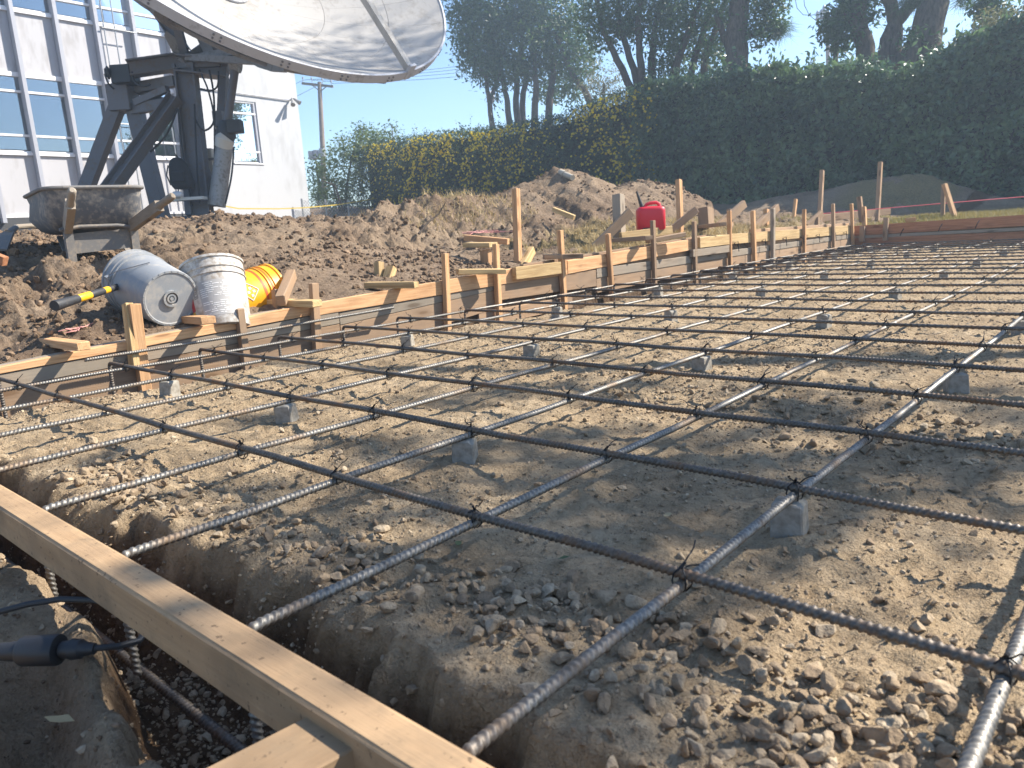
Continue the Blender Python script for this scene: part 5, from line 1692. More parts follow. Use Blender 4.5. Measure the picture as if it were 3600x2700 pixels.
# ------------------------------------------------------------------ planting
def leaf_quads(P, N, size, aspect, g, droop=0.3, jit=0.75):
    """folded leaf: two triangles pairs -> 4-vertex rhombus; P centres, N preferred normals"""
    n = len(P)
    d = g.normal(size=(n, 3)); d[:, 2] -= droop
    N = N + jit * g.normal(size=(n, 3)); N /= np.linalg.norm(N, axis=1)[:, None]
    d -= N * (d * N).sum(1)[:, None]; d /= np.linalg.norm(d, axis=1)[:, None] + 1e-9
    s = np.cross(N, d)
    L = size * g.uniform(0.7, 1.3, n)
    a = P - d * (L / 2)[:, None]; b = P + d * (L / 2)[:, None]
    m_ = P - d * (0.06 * L)[:, None] - N * (0.10 * L)[:, None] * 0
    w = (L * aspect / 2)[:, None]
    V = np.stack([a, m_ + s * w + N * w * 0.25, b, m_ - s * w + N * w * 0.25], 1).reshape(-1, 3)
    F = np.arange(4 * n).reshape(n, 4)
    return V, F


def foliage(name, P, N, size, aspect, material, parent, seed, droop=0.3, tone=None, **kw):
    g = np.random.default_rng(seed)
    V, F = leaf_quads(P, N, size, aspect, g, droop)
    tn = np.clip((g.random(len(P)) if tone is None else tone), 0, 1)
    me = mesh_np(name, V, F, material, False, {'tone': np.repeat(tn, 4)})
    return tag(put(name, me, parent), **kw)


def blob_points(blobs, seed, spray=10, spread=0.16, hollow=0.5):
    """blobs: (centre, rx, rz, leaves); leaves come in sprays on a lumpy shell"""
    g = np.random.default_rng(seed)
    PP = []; NN = []; TT = []
    for c, rx, rz, n in blobs:
        k = max(3, int(1.2 * n / spray))
        d = g.normal(size=(k, 3)); d /= np.linalg.norm(d, axis=1)[:, None]
        r = hollow + (1 - hollow) * g.random(k) ** 0.6
        cc = np.array(c) + d * r[:, None] * np.array([rx, rx, rz])
        off = g.normal(size=(k, spray, 3)) * spread * np.array([1, 1, 0.7])
        P = (cc[:, None] + off).reshape(-1, 3)
        N = (np.repeat(d, spray, 0) * 0.6 + np.array([0, 0, 0.7]))
        PP.append(P); NN.append(N); TT.append(np.repeat(g.random(k), spray) * 0.6 + 0.4 * g.random(k * spray))
    return np.concatenate(PP), np.concatenate(NN), np.concatenate(TT)


def limb(mb, pts, r0, r1, seg=10):
    n = len(pts)
    mb.tube(pts, [r0 + (r1 - r0) * k / (n - 1) for k in range(n)], seg)


def tree(label, base, limbs, blobs, leafmat, size, aspect, seed, group=None, name='tree', **kw):
    t_ = thing(name, label, 'tree', base, group)
    mb = MB()
    for pts, r0, r1 in limbs:
        q = []
        g = random.Random(seed + len(q))
        for k in range(len(pts) - 1):
            a, b = Vector(pts[k]), Vector(pts[k + 1])
            for s_ in range(4):
                j = (b - a).length * 0.025
                q.append(a.lerp(b, s_ / 4) + (Vector((g.uniform(-j, j), g.uniform(-j, j), 0)) if k + s_ else Vector()))
        q.append(Vector(pts[-1]))
        limb(mb, q, r0, r1)
    mb.build('trunk', 'bark', t_, angle=60)
    if blobs:
        P, N, T_ = blob_points(blobs, seed, **kw)
        foliage('crown', P, N, size, aspect, leafmat, t_, seed + 1, tone=T_)
    return t_


# ---- hedges along y = 17
def hedge(label, x0, x1, tops, leafmat, size, n_face, n_top, seed, thick=1.7, y0=17.0, name='hedge', shoots=120, sprays=300):
    g = np.random.default_rng(seed)
    tx, tz = zip(*tops)
    top = lambda x: np.interp(x, tx, tz) + 0.10 * fbm(x, x * 0 + seed, 1.1, 3, seed)
    lump = lambda x, z: 0.22 * fbm(x, z, 0.9, 4, seed + 3) + 0.24 * ridged(x, z, 1.9, 3, seed + 7) * -1
    t_ = thing(name, label, 'hedge', ((x0 + x1) / 2, y0 + thick / 2, gz((x0 + x1) / 2, y0)))
    # dark twiggy core
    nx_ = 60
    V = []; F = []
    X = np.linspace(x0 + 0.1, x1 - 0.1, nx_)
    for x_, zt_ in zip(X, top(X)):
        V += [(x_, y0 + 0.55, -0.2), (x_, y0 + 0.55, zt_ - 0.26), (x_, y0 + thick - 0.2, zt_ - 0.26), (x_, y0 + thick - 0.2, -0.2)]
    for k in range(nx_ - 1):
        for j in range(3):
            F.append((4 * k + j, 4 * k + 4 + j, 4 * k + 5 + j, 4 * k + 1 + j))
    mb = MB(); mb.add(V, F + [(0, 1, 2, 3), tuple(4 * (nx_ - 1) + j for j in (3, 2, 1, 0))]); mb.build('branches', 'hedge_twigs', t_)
    x = g.uniform(x0, x1, n_face); zt_ = top(x); zb_ = 0.1 + 0.05 * (-x)
    z = zb_ + (zt_ - zb_) * g.random(n_face) ** 0.92
    y = y0 + 0.12 + lump(x, z) + g.normal(scale=0.13, size=n_face) + 0.10 * np.clip(z - (zt_ - 0.5), 0, 1) ** 1
    P1 = np.stack([x, y, z], 1); N1 = np.tile([0.0, -0.85, 0.55], (n_face, 1))
    x = g.uniform(x0, x1, n_top); y = y0 + 0.05 + (thick + 0.1) * g.random(n_top)
    z = top(x) + g.normal(scale=0.07, size=n_top) - 0.13 + 0.10 * fbm(x, y, 2.2, 3, seed + 9) * 2
    P2 = np.stack([x, y, z], 1); N2 = np.tile([0.0, -0.2, 1.0], (n_top, 1))
    # shoots above the top
    P3 = []; N3 = []
    for _ in range(shoots):
        x_ = g.uniform(x0, x1); y_ = y0 + g.uniform(0.1, thick)
        h_ = 0.15 + 0.42 * g.random() ** 2
        lean = g.normal(scale=0.18, size=2)
        zt0 = float(top(np.array([x_]))[0]) - 0.05
        for q in range(9):
            f_ = q / 8
            P3.append((x_ + lean[0] * h_ * f_ + g.normal() * 0.035, y_ + lean[1] * h_ * f_, zt0 + h_ * f_)); N3.append((g.normal() * 0.7, -0.4, 0.6))
    # leafy sprays standing out of the face
    for _ in range(sprays):
        x_ = g.uniform(x0, x1); zt0 = float(top(np.array([x_]))[0]); zb0 = 0.2 + 0.05 * (-x_)
        z_ = zb0 + (zt0 - zb0) * g.random() ** 0.7
        yb_ = y0 + 0.12 + float(lump(np.array([x_]), np.array([z_]))[0])
        L_ = g.uniform(0.15, 0.42); dx_, dz_ = g.normal(scale=0.5), g.uniform(0.1, 1.0)
        for q in range(11):
            f_ = q / 10
            P3.append((x_ + dx_ * L_ * f_ + g.normal() * 0.03, yb_ - L_ * 0.75 * f_, z_ + dz_ * L_ * f_ - 0.25 * L_ * f_ * f_ + g.normal() * 0.03)); N3.append((g.normal() * 0.5, -0.5, 0.8))
    P = np.concatenate([P1, P2, np.array(P3)]); N = np.concatenate([N1, N2, np.array(N3)])
    tone = np.clip(0.5 + 1.1 * fbm(P[:, 0], P[:, 2], 1.6, 3, seed + 5) + 0.9 * (g.random(len(P)) - 0.5), 0, 1)
    foliage('foliage', P, N, size, 0.5, leafmat, t_, seed + 2, tone=tone)
    return t_, top, lump


LT = [(-23, 3.80), (-21.8, 3.75), (-18, 3.72), (-15.8, 3.58), (-13.4, 3.62), (-11.9, 3.85), (-10.2, 3.95)]
ht, top, lump = hedge('long clipped hedge covered with small yellow flowers, left of the dark hedge', -22.6, -10.4, LT, 'leaf_vine', 0.07, 36000, 11000, 401, shoots=60)
g = np.random.default_rng(77)
n = 5200
x = -22.5 + 12.4 * g.random(n) ** 0.85
z = 0.1 + 0.05 * (-x) + (top(x) - 0.1 + 0.05 * x) * (0.12 + 0.84 * g.random(n) ** 0.85)
k = (g.random(n) < 0.25 + 1.5 * sstep(-0.12, 0.22, fbm(x, z, 0.8, 3, 500)))
x, z = x[k], z[k]
y = 17.1 + lump(x, z) - 0.13 + g.normal(scale=0.04, size=len(x))
P = np.stack([x, y, z], 1)
# each flower: two crossed petals rhombi
P = np.repeat(P, 2, 0); N = np.tile([0.1, -0.8, 0.6], (len(P), 1))
fo = foliage('flower', P, N, 0.072, 0.9, 'petal', ht, 78)
fo['kind'] = 'stuff'
RT = [(-11.3, 3.80), (-10.6, 3.92), (-9.2, 3.88), (-7.4, 3.75), (-5.9, 3.55), (-4.7, 3.15), (-4.1, 3.32), (-3.5, 3.6), (-2.5, 3.85), (-1, 4.0), (4, 4.0)]
hedge('tall dark green hedge behind the slab, sunlit only along its ragged top', -10.9, 4.0, RT, 'leaf_hedge', 0.135, 32000, 13000, 431, shoots=260, sprays=900)
# sunlit shrub at the right end of the dark hedge
tree('rounded sunlit shrub crowning the right end of the dark hedge', (-2.6, 17.6, 0.6), [([(-2.6, 17.9, 0.5), (-2.6, 17.8, 3.0)], 0.08, 0.04)],
     [((-2.9, 17.8, 3.65), 0.75, 0.45, 3000), ((-1.9, 17.7, 3.85), 0.9, 0.5, 3200), ((-3.5, 17.8, 3.4), 0.5, 0.35, 1300)], 'leaf_olive', 0.075, 0.42, 461, name='shrub', spread=0.10)

# ---- trees behind the hedge
def px_blobs(L):
    return [(c, rx, rz, n) for c, rx, rz, n in L]


GRT = 'trees standing behind the hedge'
tree('dense cluster of slender trunks under a dark crown, behind the flowering hedge', (-20.5, 25.0, 1.4),
     [([(-22.184, 24.059, 4.236), (-22.429, 24.237, 5.668), (-22.640, 24.340, 6.721), (-23.360, 24.127, 8.286)], 0.130, 0.052), ([(-22.446, 24.274, 5.858), (-22.268, 24.640, 6.596), (-22.178, 25.112, 8.000)], 0.091, 0.039),
      ([(-21.809, 24.750, 4.221), (-22.065, 24.948, 5.760), (-22.313, 24.994, 6.729), (-22.871, 25.085, 8.862)], 0.156, 0.052), ([(-21.903, 25.404, 4.259), (-22.173, 25.624, 5.921), (-22.251, 26.066, 7.761), (-22.111, 26.672, 9.485)], 0.169, 0.065),
      ([(-22.171, 25.906, 4.312), (-22.320, 26.321, 6.285), (-22.178, 26.937, 8.038), (-21.885, 27.686, 9.779)], 0.156, 0.065), ([(-20.932, 25.158, 4.134), (-21.017, 25.608, 6.023), (-21.181, 25.831, 7.354), (-21.374, 26.028, 8.688)], 0.169, 0.065),
      ([(-20.785, 25.844, 4.145), (-20.817, 26.452, 6.435), (-20.821, 26.820, 7.769), (-20.501, 27.473, 9.078)], 0.182, 0.065), ([(-18.674, 26.611, 4.658), (-19.081, 26.536, 5.709), (-19.718, 26.260, 6.780), (-20.283, 26.176, 8.306)], 0.169, 0.065)],
     [((-23.221, 23.828, 9.380), 0.726, 0.990, 900), ((-22.518, 24.265, 8.675), 1.188, 1.320, 2400), ((-22.333, 25.447, 9.707), 1.584, 1.320, 2400), ((-21.639, 25.716, 8.427), 1.716, 1.452, 3300), ((-22.773, 24.406, 7.390), 0.990, 0.792, 1300), ((-23.197, 24.217, 8.084), 0.660, 0.660, 700),
      ((-22.092, 24.925, 7.052), 1.056, 0.660, 1300), ((-20.989, 26.523, 9.221), 1.716, 1.452, 3000), ((-20.368, 26.728, 7.946), 1.188, 1.188, 1900), ((-21.428, 26.259, 7.076), 0.792, 0.660, 700), ((-19.905, 26.611, 6.026), 0.502, 0.462, 360), ((-19.449, 26.548, 6.943), 0.726, 0.792, 900), ((-21.094, 27.588, 6.871), 0.528, 0.660, 380), ((-22.297, 24.483, 6.128), 0.330, 0.396, 160), ((-22.367, 28.194, 6.648), 0.660, 0.660, 520),
      ((-22.360, 25.948, 11.592), 2.508, 1.716, 2600), ((-20.613, 27.482, 11.449), 2.244, 1.716, 2200)], 'leaf_dark', 0.19, 0.40, 501, GRT, spray=12, spread=0.25)
tree('spreading many-stemmed tree behind the middle of the hedge', (-11.6, 19.3, 1.0),
     [([(-11.939, 19.076, 3.441), (-12.450, 18.982, 4.761), (-12.939, 18.838, 5.823), (-13.291, 18.849, 7.001)], .12, .06), ([(-11.945, 19.210, 3.451), (-12.261, 19.290, 4.760), (-12.664, 19.258, 5.948), (-12.869, 19.400, 7.120)], .12, .06),
      ([(-11.673, 18.889, 3.393), (-11.898, 19.078, 4.797), (-12.058, 19.218, 5.818), (-12.093, 19.502, 6.954)], .13, .06), ([(-11.588, 19.244, 3.404), (-11.773, 19.436, 4.690), (-11.809, 19.723, 5.838), (-11.667, 20.165, 6.970)], .14, .06),
      ([(-11.043, 19.197, 3.449), (-11.042, 19.546, 4.696), (-10.863, 19.981, 5.680), (-10.665, 20.433, 6.662)], .14, .06), ([(-10.906, 19.598, 3.456), (-10.789, 20.087, 4.832), (-10.601, 20.568, 5.950), (-10.535, 20.871, 6.827)], .12, .06), ([(-10.269, 19.598, 3.366), (-10.374, 19.884, 4.734), (-10.160, 20.381, 5.829), (-10.048, 20.720, 6.685)], .12, .06)],
     [((-12.750, 19.181, 6.446), 1.1, .9, 1900), ((-13.000, 18.820, 5.955), .6, .8, 800), ((-12.181, 19.752, 6.655), 1.2, .9, 1900), ((-11.357, 19.834, 5.760), .8, 1.0, 1500), ((-11.422, 19.531, 4.884), .45, .7, 620), ((-11.013, 20.276, 6.236), 1.0, .9, 1500), ((-10.332, 20.447, 5.636), .7, .9, 1000), ((-12.448, 19.394, 5.738), .5, .4, 360),
      ((-11.425, 20.736, 5.273), .5, .6, 420), ((-10.301, 20.232, 4.760), .45, .5, 330), ((-12.199, 20.092, 7.934), 1.9, 1.1, 2200), ((-10.859, 20.832, 7.735), 1.6, 1.1, 1600)], 'leaf_dark', 0.14, 0.40, 531, GRT, spray=11, spread=0.19)
tree('thick straight trunk with leafy ivy and one bare branch, behind the hedge', (-9.1, 19.1, 1.0),
     [([(-9.006, 18.918, 3.256), (-9.112, 19.148, 4.424), (-9.178, 19.347, 5.356), (-9.199, 19.555, 6.169), (-9.327, 20.023, 8.265)], .33, .2), ([(-8.939, 19.318, 4.970), (-8.679, 19.429, 5.022), (-8.468, 19.503, 5.099), (-8.232, 19.599, 5.173)], .07, .02), ([(-9.270, 19.215, 4.686), (-9.493, 19.149, 5.170), (-9.681, 19.146, 5.767)], .12, .06)],
     [((-8.501, 19.576, 5.467), .42, .55, 900), ((-8.587, 19.358, 4.960), .3, .35, 380), ((-8.509, 19.727, 6.038), .6, .5, 700), ((-9.551, 19.276, 5.815), .45, .5, 500), ((-8.997, 19.716, 6.589), 1.4, .8, 1300), ((-9.689, 19.148, 4.813), .28, .4, 240)], 'leaf_dark', 0.13, 0.42, 561, GRT, spray=9, spread=0.15)
tree('curving forked trunk with leaf sprays, left of the two big trunks on the right', (-6.3, 20.2, 1.0),
     [([(-6.020, 20.058, 3.120), (-6.274, 20.170, 4.344), (-6.469, 20.182, 5.016), (-6.454, 20.407, 5.780)], .24, .17), ([(-7.113, 20.709, 3.565), (-7.198, 20.893, 4.499), (-7.233, 21.023, 5.081)], .08, .05), ([(-6.361, 20.154, 4.570), (-6.603, 20.034, 4.917), (-6.742, 20.002, 5.257)], .05, .02)],
     [((-6.979, 20.005, 5.045), .42, .3, 420), ((-6.694, 20.005, 4.616), .40, .32, 420), ((-6.949, 19.939, 4.711), .3, .2, 220), ((-6.553, 20.184, 5.296), .5, .35, 560), ((-6.245, 20.250, 5.030), .22, .18, 130), ((-6.302, 20.541, 5.767), .8, .5, 600)], 'leaf_dark', 0.17, 0.33, 591, GRT, spray=9, spread=0.13, hollow=0.2)
tree('forked trunk between the curving trunk and the thickest trunk', (-5.6, 20.0, 1.0),
     [([(-5.722, 19.758, 3.051), (-5.785, 19.970, 4.019), (-5.762, 20.095, 4.391), (-5.655, 20.293, 4.757), (-5.752, 20.327, 5.193), (-5.967, 20.287, 5.745)], .14, .15), ([(-5.499, 19.954, 3.033), (-5.603, 20.130, 4.004), (-5.631, 20.315, 4.755), (-5.417, 20.607, 5.112), (-5.239, 20.852, 5.418)], .20, .12)],
     [((-5.862, 20.439, 5.950), .9, .4, 500)], 'leaf_dark', 0.16, 0.33, 601, GRT, spray=9, spread=0.13)
big = tree('thickest dark trunk flaring at its foot, rightmost behind the hedge', (-4.9, 20.0, 1.0),
     [([(-4.913, 19.751, 2.877), (-4.923, 20.017, 3.866), (-4.900, 20.211, 4.488), (-4.846, 20.461, 5.211), (-4.906, 20.959, 7.192), (-5.250, 21.583, 10.547)], .36, .30), ([(-5.226, 19.523, 3.564), (-5.073, 19.801, 4.068), (-4.923, 20.034, 4.418)], .22, .2)],
     [((-5.102, 19.519, 4.137), .28, .25, 130), ((-3.624, 19.997, 4.525), .25, .42, 420), ((-3.751, 19.926, 4.683), .3, .3, 260), ((-4.732, 20.706, 5.722), 1.3, .5, 900), ((-3.0, 17.8, 14.2), 1.5, 1.0, 900), ((-1.8, 18.4, 14.8), 1.3, .9, 700)], 'leaf_dark', 0.17, 0.33, 611, GRT, spray=9, spread=0.12, hollow=0.2)
# drooping pine needles
GN = np.random.default_rng(9)
def needles(centre, n, L, parent):
    c = np.array(centre)
    d = GN.normal(size=(n, 3)); d[:, 2] = -np.abs(d[:, 2]) * 0.9 - 0.1 + (d[:, 2] > 0.9) * 1.0; d /= np.linalg.norm(d, axis=1)[:, None]
    side = np.cross(d, GN.normal(size=(n, 3))); side /= np.linalg.norm(side, axis=1)[:, None]
    b = c + GN.normal(size=(n, 3)) * 0.08
    e = b + d * L * GN.uniform(0.6, 1.1, n)[:, None]
    V = np.stack([b - side * 0.004, b + side * 0.004, e], 1).reshape(-1, 3)
    me = mesh_np('needles', V, np.arange(3 * n).reshape(n, 3), 'leaf_dark', False, {'tone': np.repeat(GN.random(n), 3)})
    put('needles', me, parent)
for c_, n_, L_ in (((-8.081, 19.579, 5.106), 420, 0.5), ((-8.152, 19.469, 4.943), 260, 0.42), ((-5.354, 19.972, 5.097), 300, 0.5), ((-4.232, 20.265, 4.989), 300, 0.45), ((-5.118, 20.194, 5.129), 260, 0.45)):
    needles(c_, n_, L_, big)
tree('pale olive tree far behind the gap in the hedge trees', (-14, 26, 1), [([(-17.844, 25.733, 4.495), (-17.905, 26.076, 5.927)], .1, .05)], [((-17.998, 26.068, 6.202), .75, .6, 500), ((-17.658, 26.169, 5.461), .6, .5, 400), ((-18.233, 25.738, 5.775), .5, .5, 280)], 'leaf_olive', 0.12, 0.4, 621, spread=0.2)
# bushes left of the flowering hedge
tree('light green bush with tall sprigs between the white wall and the hedge', (-22.587, 16.504, 1.510),
     [([(-22.642, 16.433, 1.434), (-22.697, 16.742, 2.722), (-22.566, 17.214, 3.995)], .06, .02), ([(-22.773, 16.340, 1.525), (-23.117, 16.329, 2.596)], .05, .02), ([(-21.592, 17.936, 3.433), (-21.614, 18.095, 4.077), (-21.668, 18.137, 4.402)], .02, .01), ([(-22.475, 17.205, 3.666), (-22.417, 17.457, 4.383)], .02, .01), ([(-21.843, 15.792, 1.482), (-22.160, 15.750, 2.358), (-22.496, 15.498, 2.540)], .04, .02)],
     [((-22.537, 17.151, 3.671), 0.9, .55, 900), ((-22.843, 16.681, 2.974), .9, .8, 1300), ((-23.011, 16.288, 2.106), .7, .6, 700), ((-22.733, 17.763, 4.037), .6, .35, 360), ((-22.467, 16.810, 2.222), .7, .7, 800), ((-22.015, 18.439, 4.142), .16, .4, 120), ((-22.410, 17.441, 4.303), .3, .22, 130), ((-22.630, 18.540, 4.025), .5, .22, 240), ((-22.622, 17.795, 3.296), .7, .6, 600)], 'leaf_light', 0.13, 0.4, 631, name='bush', spread=0.17)
tree('small dark leaning tree right against the corner of the white wall', (-25.908, 17.609, 1.413),
     [([(-25.908, 17.609, 1.413), (-26.066, 17.867, 2.852), (-26.222, 17.953, 3.667)], .06, .03)], [((-26.071, 17.962, 3.209), .45, .5, 320), ((-26.116, 17.724, 2.500), .35, .5, 260), ((-25.819, 17.835, 1.941), .5, .4, 260)], 'leaf_dark', 0.14, 0.4, 641, name='bush', spread=0.2)
# tree outside the frame that shades the near slab
SH = [(-1.749, 1.317, 4.84, 0.133, 70), (-1.267, 0.835, 4.70, 0.121, 59), (-1.123, 1.034, 5.00, 0.135, 72), (-0.895, 0.665, 4.75, 0.107, 48), (-1.127, 0.552, 4.67, 0.102, 45), (-0.768, 0.910, 5.00, 0.123, 61), (-0.765, 1.236, 5.52, 0.119, 57), (-0.669, 1.597, 5.40, 0.131, 68), (-0.373, 1.293, 5.37, 0.124, 62), (-0.191, 1.362, 4.82, 0.119, 58), (-0.484, 0.760, 5.14, 0.101, 44), (-0.549, 0.579, 4.88, 0.087, 35), (-0.590, 0.412, 4.77, 0.087, 35), (-0.699, 0.265, 4.71, 0.078, 30), (-1.149, 0.329, 4.81, 0.102, 44), (-1.477, 0.335, 5.53, 0.078, 30), (-0.662, 0.098, 5.43, 0.063, 23), (-0.114, 1.785, 5.41, 0.149, 85), (-0.452, 0.275, 5.40, 0.062, 23), (-0.428, 0.454, 4.79, 0.050, 18), (-0.415, 0.909, 4.91, 0.081, 32), (-0.368, 1.025, 5.23, 0.076, 29), (-0.985, -0.064, 5.33, 0.050, 18), (-0.997, -0.183, 5.45, 0.052, 19), (-1.002, 0.037, 5.48, 0.034, 13), (-0.811, 2.444, 4.69, 0.144, 79), (-0.354, 2.001, 5.21, 0.112, 52), (-1.575, 0.780, 5.27, 0.107, 48), (-1.357, 1.585, 5.11, 0.116, 55), (-0.968, 0.114, 4.78, 0.055, 20), (-0.447, 0.127, 5.07, 0.055, 20), (-0.512, 0.078, 4.69, 0.055, 20), (-0.376, 0.120, 5.53, 0.042, 16), (-1.860, 2.138, 5.47, 0.093, 39), (-2.130, 0.833, 5.15, 0.064, 23), (-0.919, 1.870, 4.90, 0.084, 33), (-2.136, 0.260, 5.51, 0.047, 17), (-0.735, 0.411, 5.17, 0.073, 27), (-0.842, 0.202, 5.48, 0.068, 25), (-0.657, 0.728, 5.45, 0.099, 43), (-0.588, 0.984, 5.11, 0.100, 43), (-0.249, 1.042, 5.01, 0.073, 27), (-0.797, 0.482, 5.20, 0.086, 34)]
bl = []
for gx, gy, h_, r_, n_ in SH:
    c_ = Vector((gx, gy, 0)) + SUN * (h_ / SUN.z)
    bl.append((tuple(c_), r_, r_ * 0.55, n_))
lm = [([(3.6, 7.4, 0.2), (3.5, 7.2, 2.6), (2.9, 6.9, 4.0), (1.6, 6.4, 5.0)], .16, .06), ([(3.5, 7.2, 2.6), (3.9, 6.4, 4.4), (2.6, 5.8, 5.3)], .10, .04), ([(1.6, 6.4, 5.0), (0.4, 6.3, 5.3)], .05, .02)]
tree('broad leafy tree beside the slab, dappling its near part with shade', (3.6, 7.4, 0.2), lm, bl, 'leaf_dark', 0.105, 0.5, 651, spray=8, spread=0.09, hollow=0.0)

# ---- grass and straw
def blades(name, n, x0, x1, y0, y1, h, seed, material='grass_blade', test=None):
    g = np.random.default_rng(seed)
    x = g.uniform(x0, x1, n); y = g.uniform(y0, y1, n)
    z, so, tu, re, shd = ground(x, y)
    k = (tu > 0.45) if test is None else test(x, y, z, so, tu)
    x, y, z = x[k], y[k], z[k]; n = len(x)
    hh = h * (0.5 + g.random(n))
    a = g.uniform(0, 6.283, n); lean = g.normal(scale=0.5, size=(n, 2)) * hh[:, None]
    w = 0.0035 + 0.003 * g.random(n)
    V = np.stack([np.stack([x - w * np.cos(a), y - w * np.sin(a), z - 0.005], 1), np.stack([x + w * np.cos(a), y + w * np.sin(a), z - 0.005], 1), np.stack([x + lean[:, 0], y + lean[:, 1], z + hh], 1)], 1).reshape(-1, 3)
    tone = np.clip(0.55 + 0.9 * fbm(x, y, 1.1, 3, seed) + 0.3 * (g.random(n) - .5), 0, 1)
    me = mesh_np(name, V, np.arange(3 * n).reshape(n, 3), material, False, {'tone': np.repeat(tone, 3)})
    return tag(put(name, me), kind='stuff')


blades('grass', 26000, -4.6, 0.5, 10.0, 13.2, 0.05, 701)
blades('dry_grass', 16000, -6.0, -3.4, 3.6, 9.5, 0.05, 703, 'straw')
blades('dead_roots', 1500, -6.8, -5.4, 4.6, 6.4, 0.08, 705, 'straw', lambda x, y, z, so, tu: fbm(x, y, 1.3, 3, 12) > 0.08)

# ------------------------------------------------------------------ chain link fence, poles, wires
fn = thing('chain_link_fence', 'low chain link fence between the white wall and the flowering hedge', 'fence', (-22.096, 15.540, 1.395))
fa = Vector((-21.987, 14.263, 1.394)); fb = Vector((-21.954, 17.020, 1.313)); fd = (fb - fa).normalized(); FL = (fb - fa).length
zt_ = 0.62
mb = MB()
st = 0.11
k = -zt_ / st
for q in range(int(-zt_ / st), int(FL / st) + 1):
    for s_ in (1, -1):
        s0 = q * st if s_ > 0 else q * st + zt_
        s1 = q * st + zt_ if s_ > 0 else q * st
        p = fa + fd * min(max(s0, 0), FL); e = fa + fd * min(max(s1, 0), FL)
        p = p + Vector((0, 0, abs(min(max(s0, 0), FL) - s0))) - Vector((0, 0, 0.15)); e = e + Vector((0, 0, zt_ - abs(min(max(s1, 0), FL) - s1))) - Vector((0, 0, 0.15))
        if (e - p).length > 0.05:
            mb.tube([p, e], 0.006, 4, False)
w_ = mb.build('wire_mesh', 'galvanised', fn); w_['kind'] = 'stuff'
for q in range(4):
    p = fa + fd * FL * q / 3
    mb = MB(); mb.tube([p - Vector((0, 0, 0.3)), p + Vector((0, 0, zt_ - 0.1))], 0.03, 8); mb.build('post', 'galvanised', fn)

pl = thing('utility_pole', 'wooden utility pole with a wide crossarm beyond the white wall', 'utility pole', (-38.652, 26.857, 1.818))
mb = MB(); mb.tube([(-38.627, 26.804, 1.548), (-39.121, 27.561, 5.867), (-39.613, 28.186, 9.704)], [.17, .15, .12], 12); mb.build('pole', 'pole_wood', pl)
mb = MB(); mb.bar((-40.394, 27.485, 9.715), (-38.971, 28.683, 9.411), 0.12, 0.13); mb.build('crossarm', 'pole_wood', pl)
mb = MB(); mb.bar((-39.976, 27.838, 9.627), (-39.523, 28.116, 9.162), 0.05, 0.05); mb.bar((-39.263, 28.434, 9.462), (-39.523, 28.116, 9.162), 0.05, 0.05); mb.build('brace', 'pole_wood', pl)
for a in ((-40.339, 27.556, 9.790), (-39.944, 27.895, 9.731), (-39.464, 28.302, 9.638), (-39.061, 28.626, 9.498)):
    mb = MB(); mb.tube([Vector(a) - Vector((0, 0, .05)), Vector(a) + Vector((0, 0, .16)), Vector(a) + Vector((0, 0, .17)), Vector(a) + Vector((0, 0, .28))], [.02, .02, .06, .05], 8); mb.build('insulator', 'insulator', pl)
mb = MB(); mb.bar((-39.709, 26.881, 5.327), (-38.877, 27.597, 5.205), 0.1, 0.1); mb.build('crossarm', 'pole_wood', pl)
for a, r_ in (((-39.599, 27.022, 5.478), .16), ((-39.377, 27.232, 5.514), .18), ((-39.097, 27.508, 5.598), .2)):
    mb = MB(); mb.tube([Vector(a) - Vector((0, 0, .2)), Vector(a) + Vector((0, 0, .25))], r_, 10); mb.build('transformer', 'insulator', pl)
GW = 'overhead power lines'
def wire(label, pts, r=0.014):
    mb = MB(); mb.tube(pts, r, 5); tag(mb.build('power_line', 'cable_black'), label, 'power line', GW)
def sag(a, b, s_, n=10):
    a = Vector(a); b = Vector(b)
    return [a.lerp(b, k / n) - Vector((0, 0, s_ * 4 * (k / n) * (1 - k / n))) for k in range(n + 1)]
wire('power line from the left insulator of the crossarm, highest of the four', sag((-40.349, 27.577, 9.898), (-31.451, 45.945, 12.515), .3))
wire('power line from the second insulator of the crossarm', sag((-39.954, 27.916, 9.839), (-31.422, 45.883, 12.204), .3))
wire('power line from the third insulator of the crossarm', sag((-39.473, 28.323, 9.746), (-30.789, 44.932, 11.675), .3))
wire('power line from the right insulator of the crossarm, lowest of the four', sag((-39.071, 28.647, 9.606), (-30.154, 43.978, 11.128), .3))
wire('power line running left from the crossarm, upper one', sag((-40.349, 27.577, 9.898), (-37.533, 22.779, 8.238), .1))
wire('power line running left from the crossarm, lower one', sag((-39.603, 28.164, 9.596), (-37.457, 22.614, 7.400), .1))
p2 = thing('utility_pole', 'thin distant pole with insulators between the trunks on the right', 'utility pole', (-15.802, 44.920, 7.559))
mb = MB(); mb.tube([(-15.760, 44.887, 7.306), (-16.152, 45.620, 11.207)], [.11, .10], 10); mb.build('pole', 'pole_wood', p2)
mb = MB(); mb.bar((-16.595, 45.112, 10.819), (-15.876, 45.785, 10.910), .1, .1); mb.build('crossarm', 'pole_wood', p2)
for a in ((-16.532, 45.209, 10.963), (-16.384, 45.360, 11.026), (-16.289, 45.506, 11.243)):
    mb = MB(); mb.tube([Vector(a) - Vector((0, 0, .2)), Vector(a) + Vector((0, 0, .2)), Vector(a) + Vector((0, 0, .3))], [.09, .10, .05], 8); mb.build('insulator', 'insulator', p2)
wire('thin power line crossing behind the right trunks, upper one', sag((-16.367, 45.382, 11.050), (-7.785, 58.963, 12.310), .2), .012)
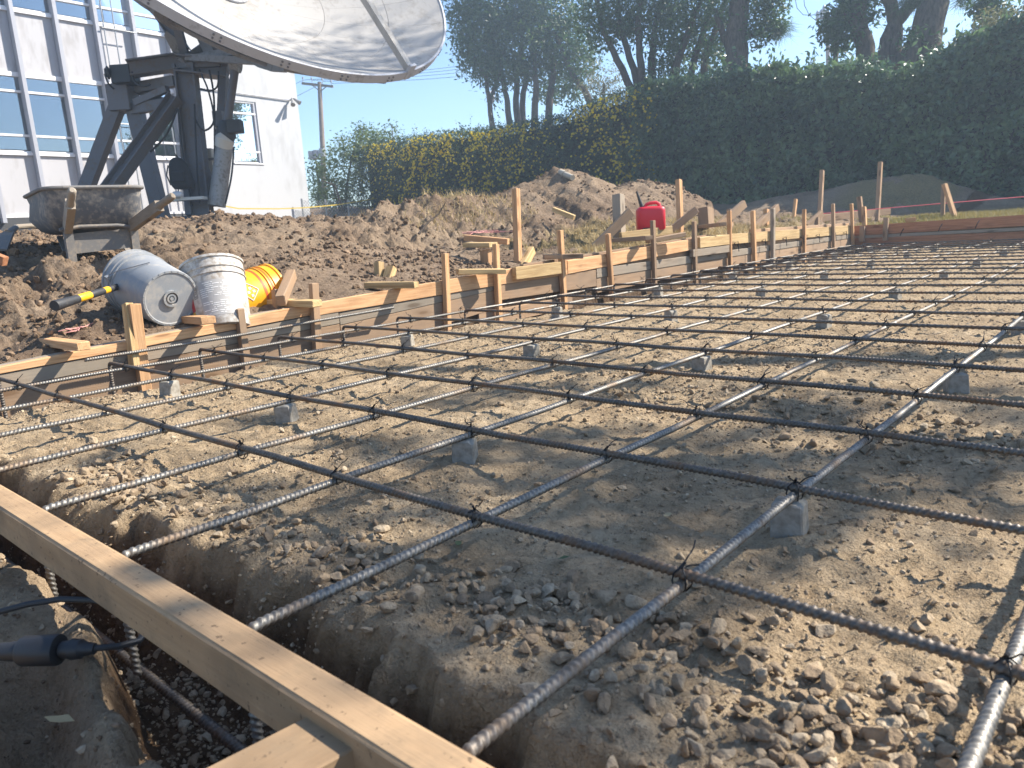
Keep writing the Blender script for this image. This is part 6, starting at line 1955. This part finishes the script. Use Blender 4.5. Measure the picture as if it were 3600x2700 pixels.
wire('thin power line crossing behind the right trunks, middle one', sag((-16.273, 45.353, 10.643), (-7.753, 58.893, 11.952), .2), .012)
wire('thin power line crossing behind the right trunks, lower one', sag((-16.193, 45.298, 10.187), (-7.720, 58.823, 11.594), .2), .012)
wire('slack cable curling down to the distant pole on the right', [(-17.601, 44.590, 12.199), (-17.422, 44.553, 11.485), (-17.139, 44.704, 11.113), (-16.809, 44.987, 11.061), (-16.473, 45.317, 11.158)], .02)
wire('second slack cable curling down to the distant pole', [(-17.216, 44.929, 12.167), (-17.127, 44.854, 11.611), (-16.888, 44.924, 11.092), (-16.591, 45.102, 10.769)], .02)
wire('slanting guy wire between the curving trunk and the forked trunk', [(-13.670, 44.926, 10.560), (-11.616, 43.311, 7.984)], .012)
sl = thing('street_lamp', 'old style street lamp whose head shows between the slender trunks', 'street lamp', (-26.712, 28.872, 4.976))
mb = MB(); mb.tube([(-26.691, 28.828, 4.749), (-26.890, 29.206, 6.752)], [.10, .08], 10); mb.build('pole', 'mast_steel', sl)
mb = MB(); mb.tube([(-26.886, 29.197, 6.706), (-26.898, 29.224, 6.843), (-26.915, 29.260, 7.025)], [.10, .2, .22], 12); mb.build('lamp_base', 'mast_steel', sl)
mb = MB(); mb.tube([(-26.915, 29.260, 7.025), (-26.927, 29.287, 7.161), (-26.939, 29.313, 7.298), (-26.944, 29.322, 7.343)], [.2, .17, .06, .02], 12); mb.build('lamp_shade', 'lamp_glass', sl)
# far backdrop of the land: low wooded rise that meets the sky

# ------------------------------------------------------------------ added haze standing in for lens glare
mb = MB(); mb.box((-10, 15, 5.2), (116, 100, 18.4))
hz = mb.build('glare_haze', 'tie_wire', smooth=False)
hz.data.materials.clear()
hm = bpy.data.materials.new('glare_veil'); hm.use_nodes = True
hn = hm.node_tree; hn.nodes.clear()
ho = hn.nodes.new('ShaderNodeOutputMaterial'); hv = hn.nodes.new('ShaderNodeVolumePrincipled')
hv.inputs['Color'].default_value = (0.66, 0.83, 1.0, 1)
hv.inputs['Density'].default_value = 0.0042
hv.inputs['Anisotropy'].default_value = 0.35
hn.links.new(hv.outputs[0], ho.inputs['Volume'])
hz.data.materials.append(hm)
tag(hz, kind='stuff')
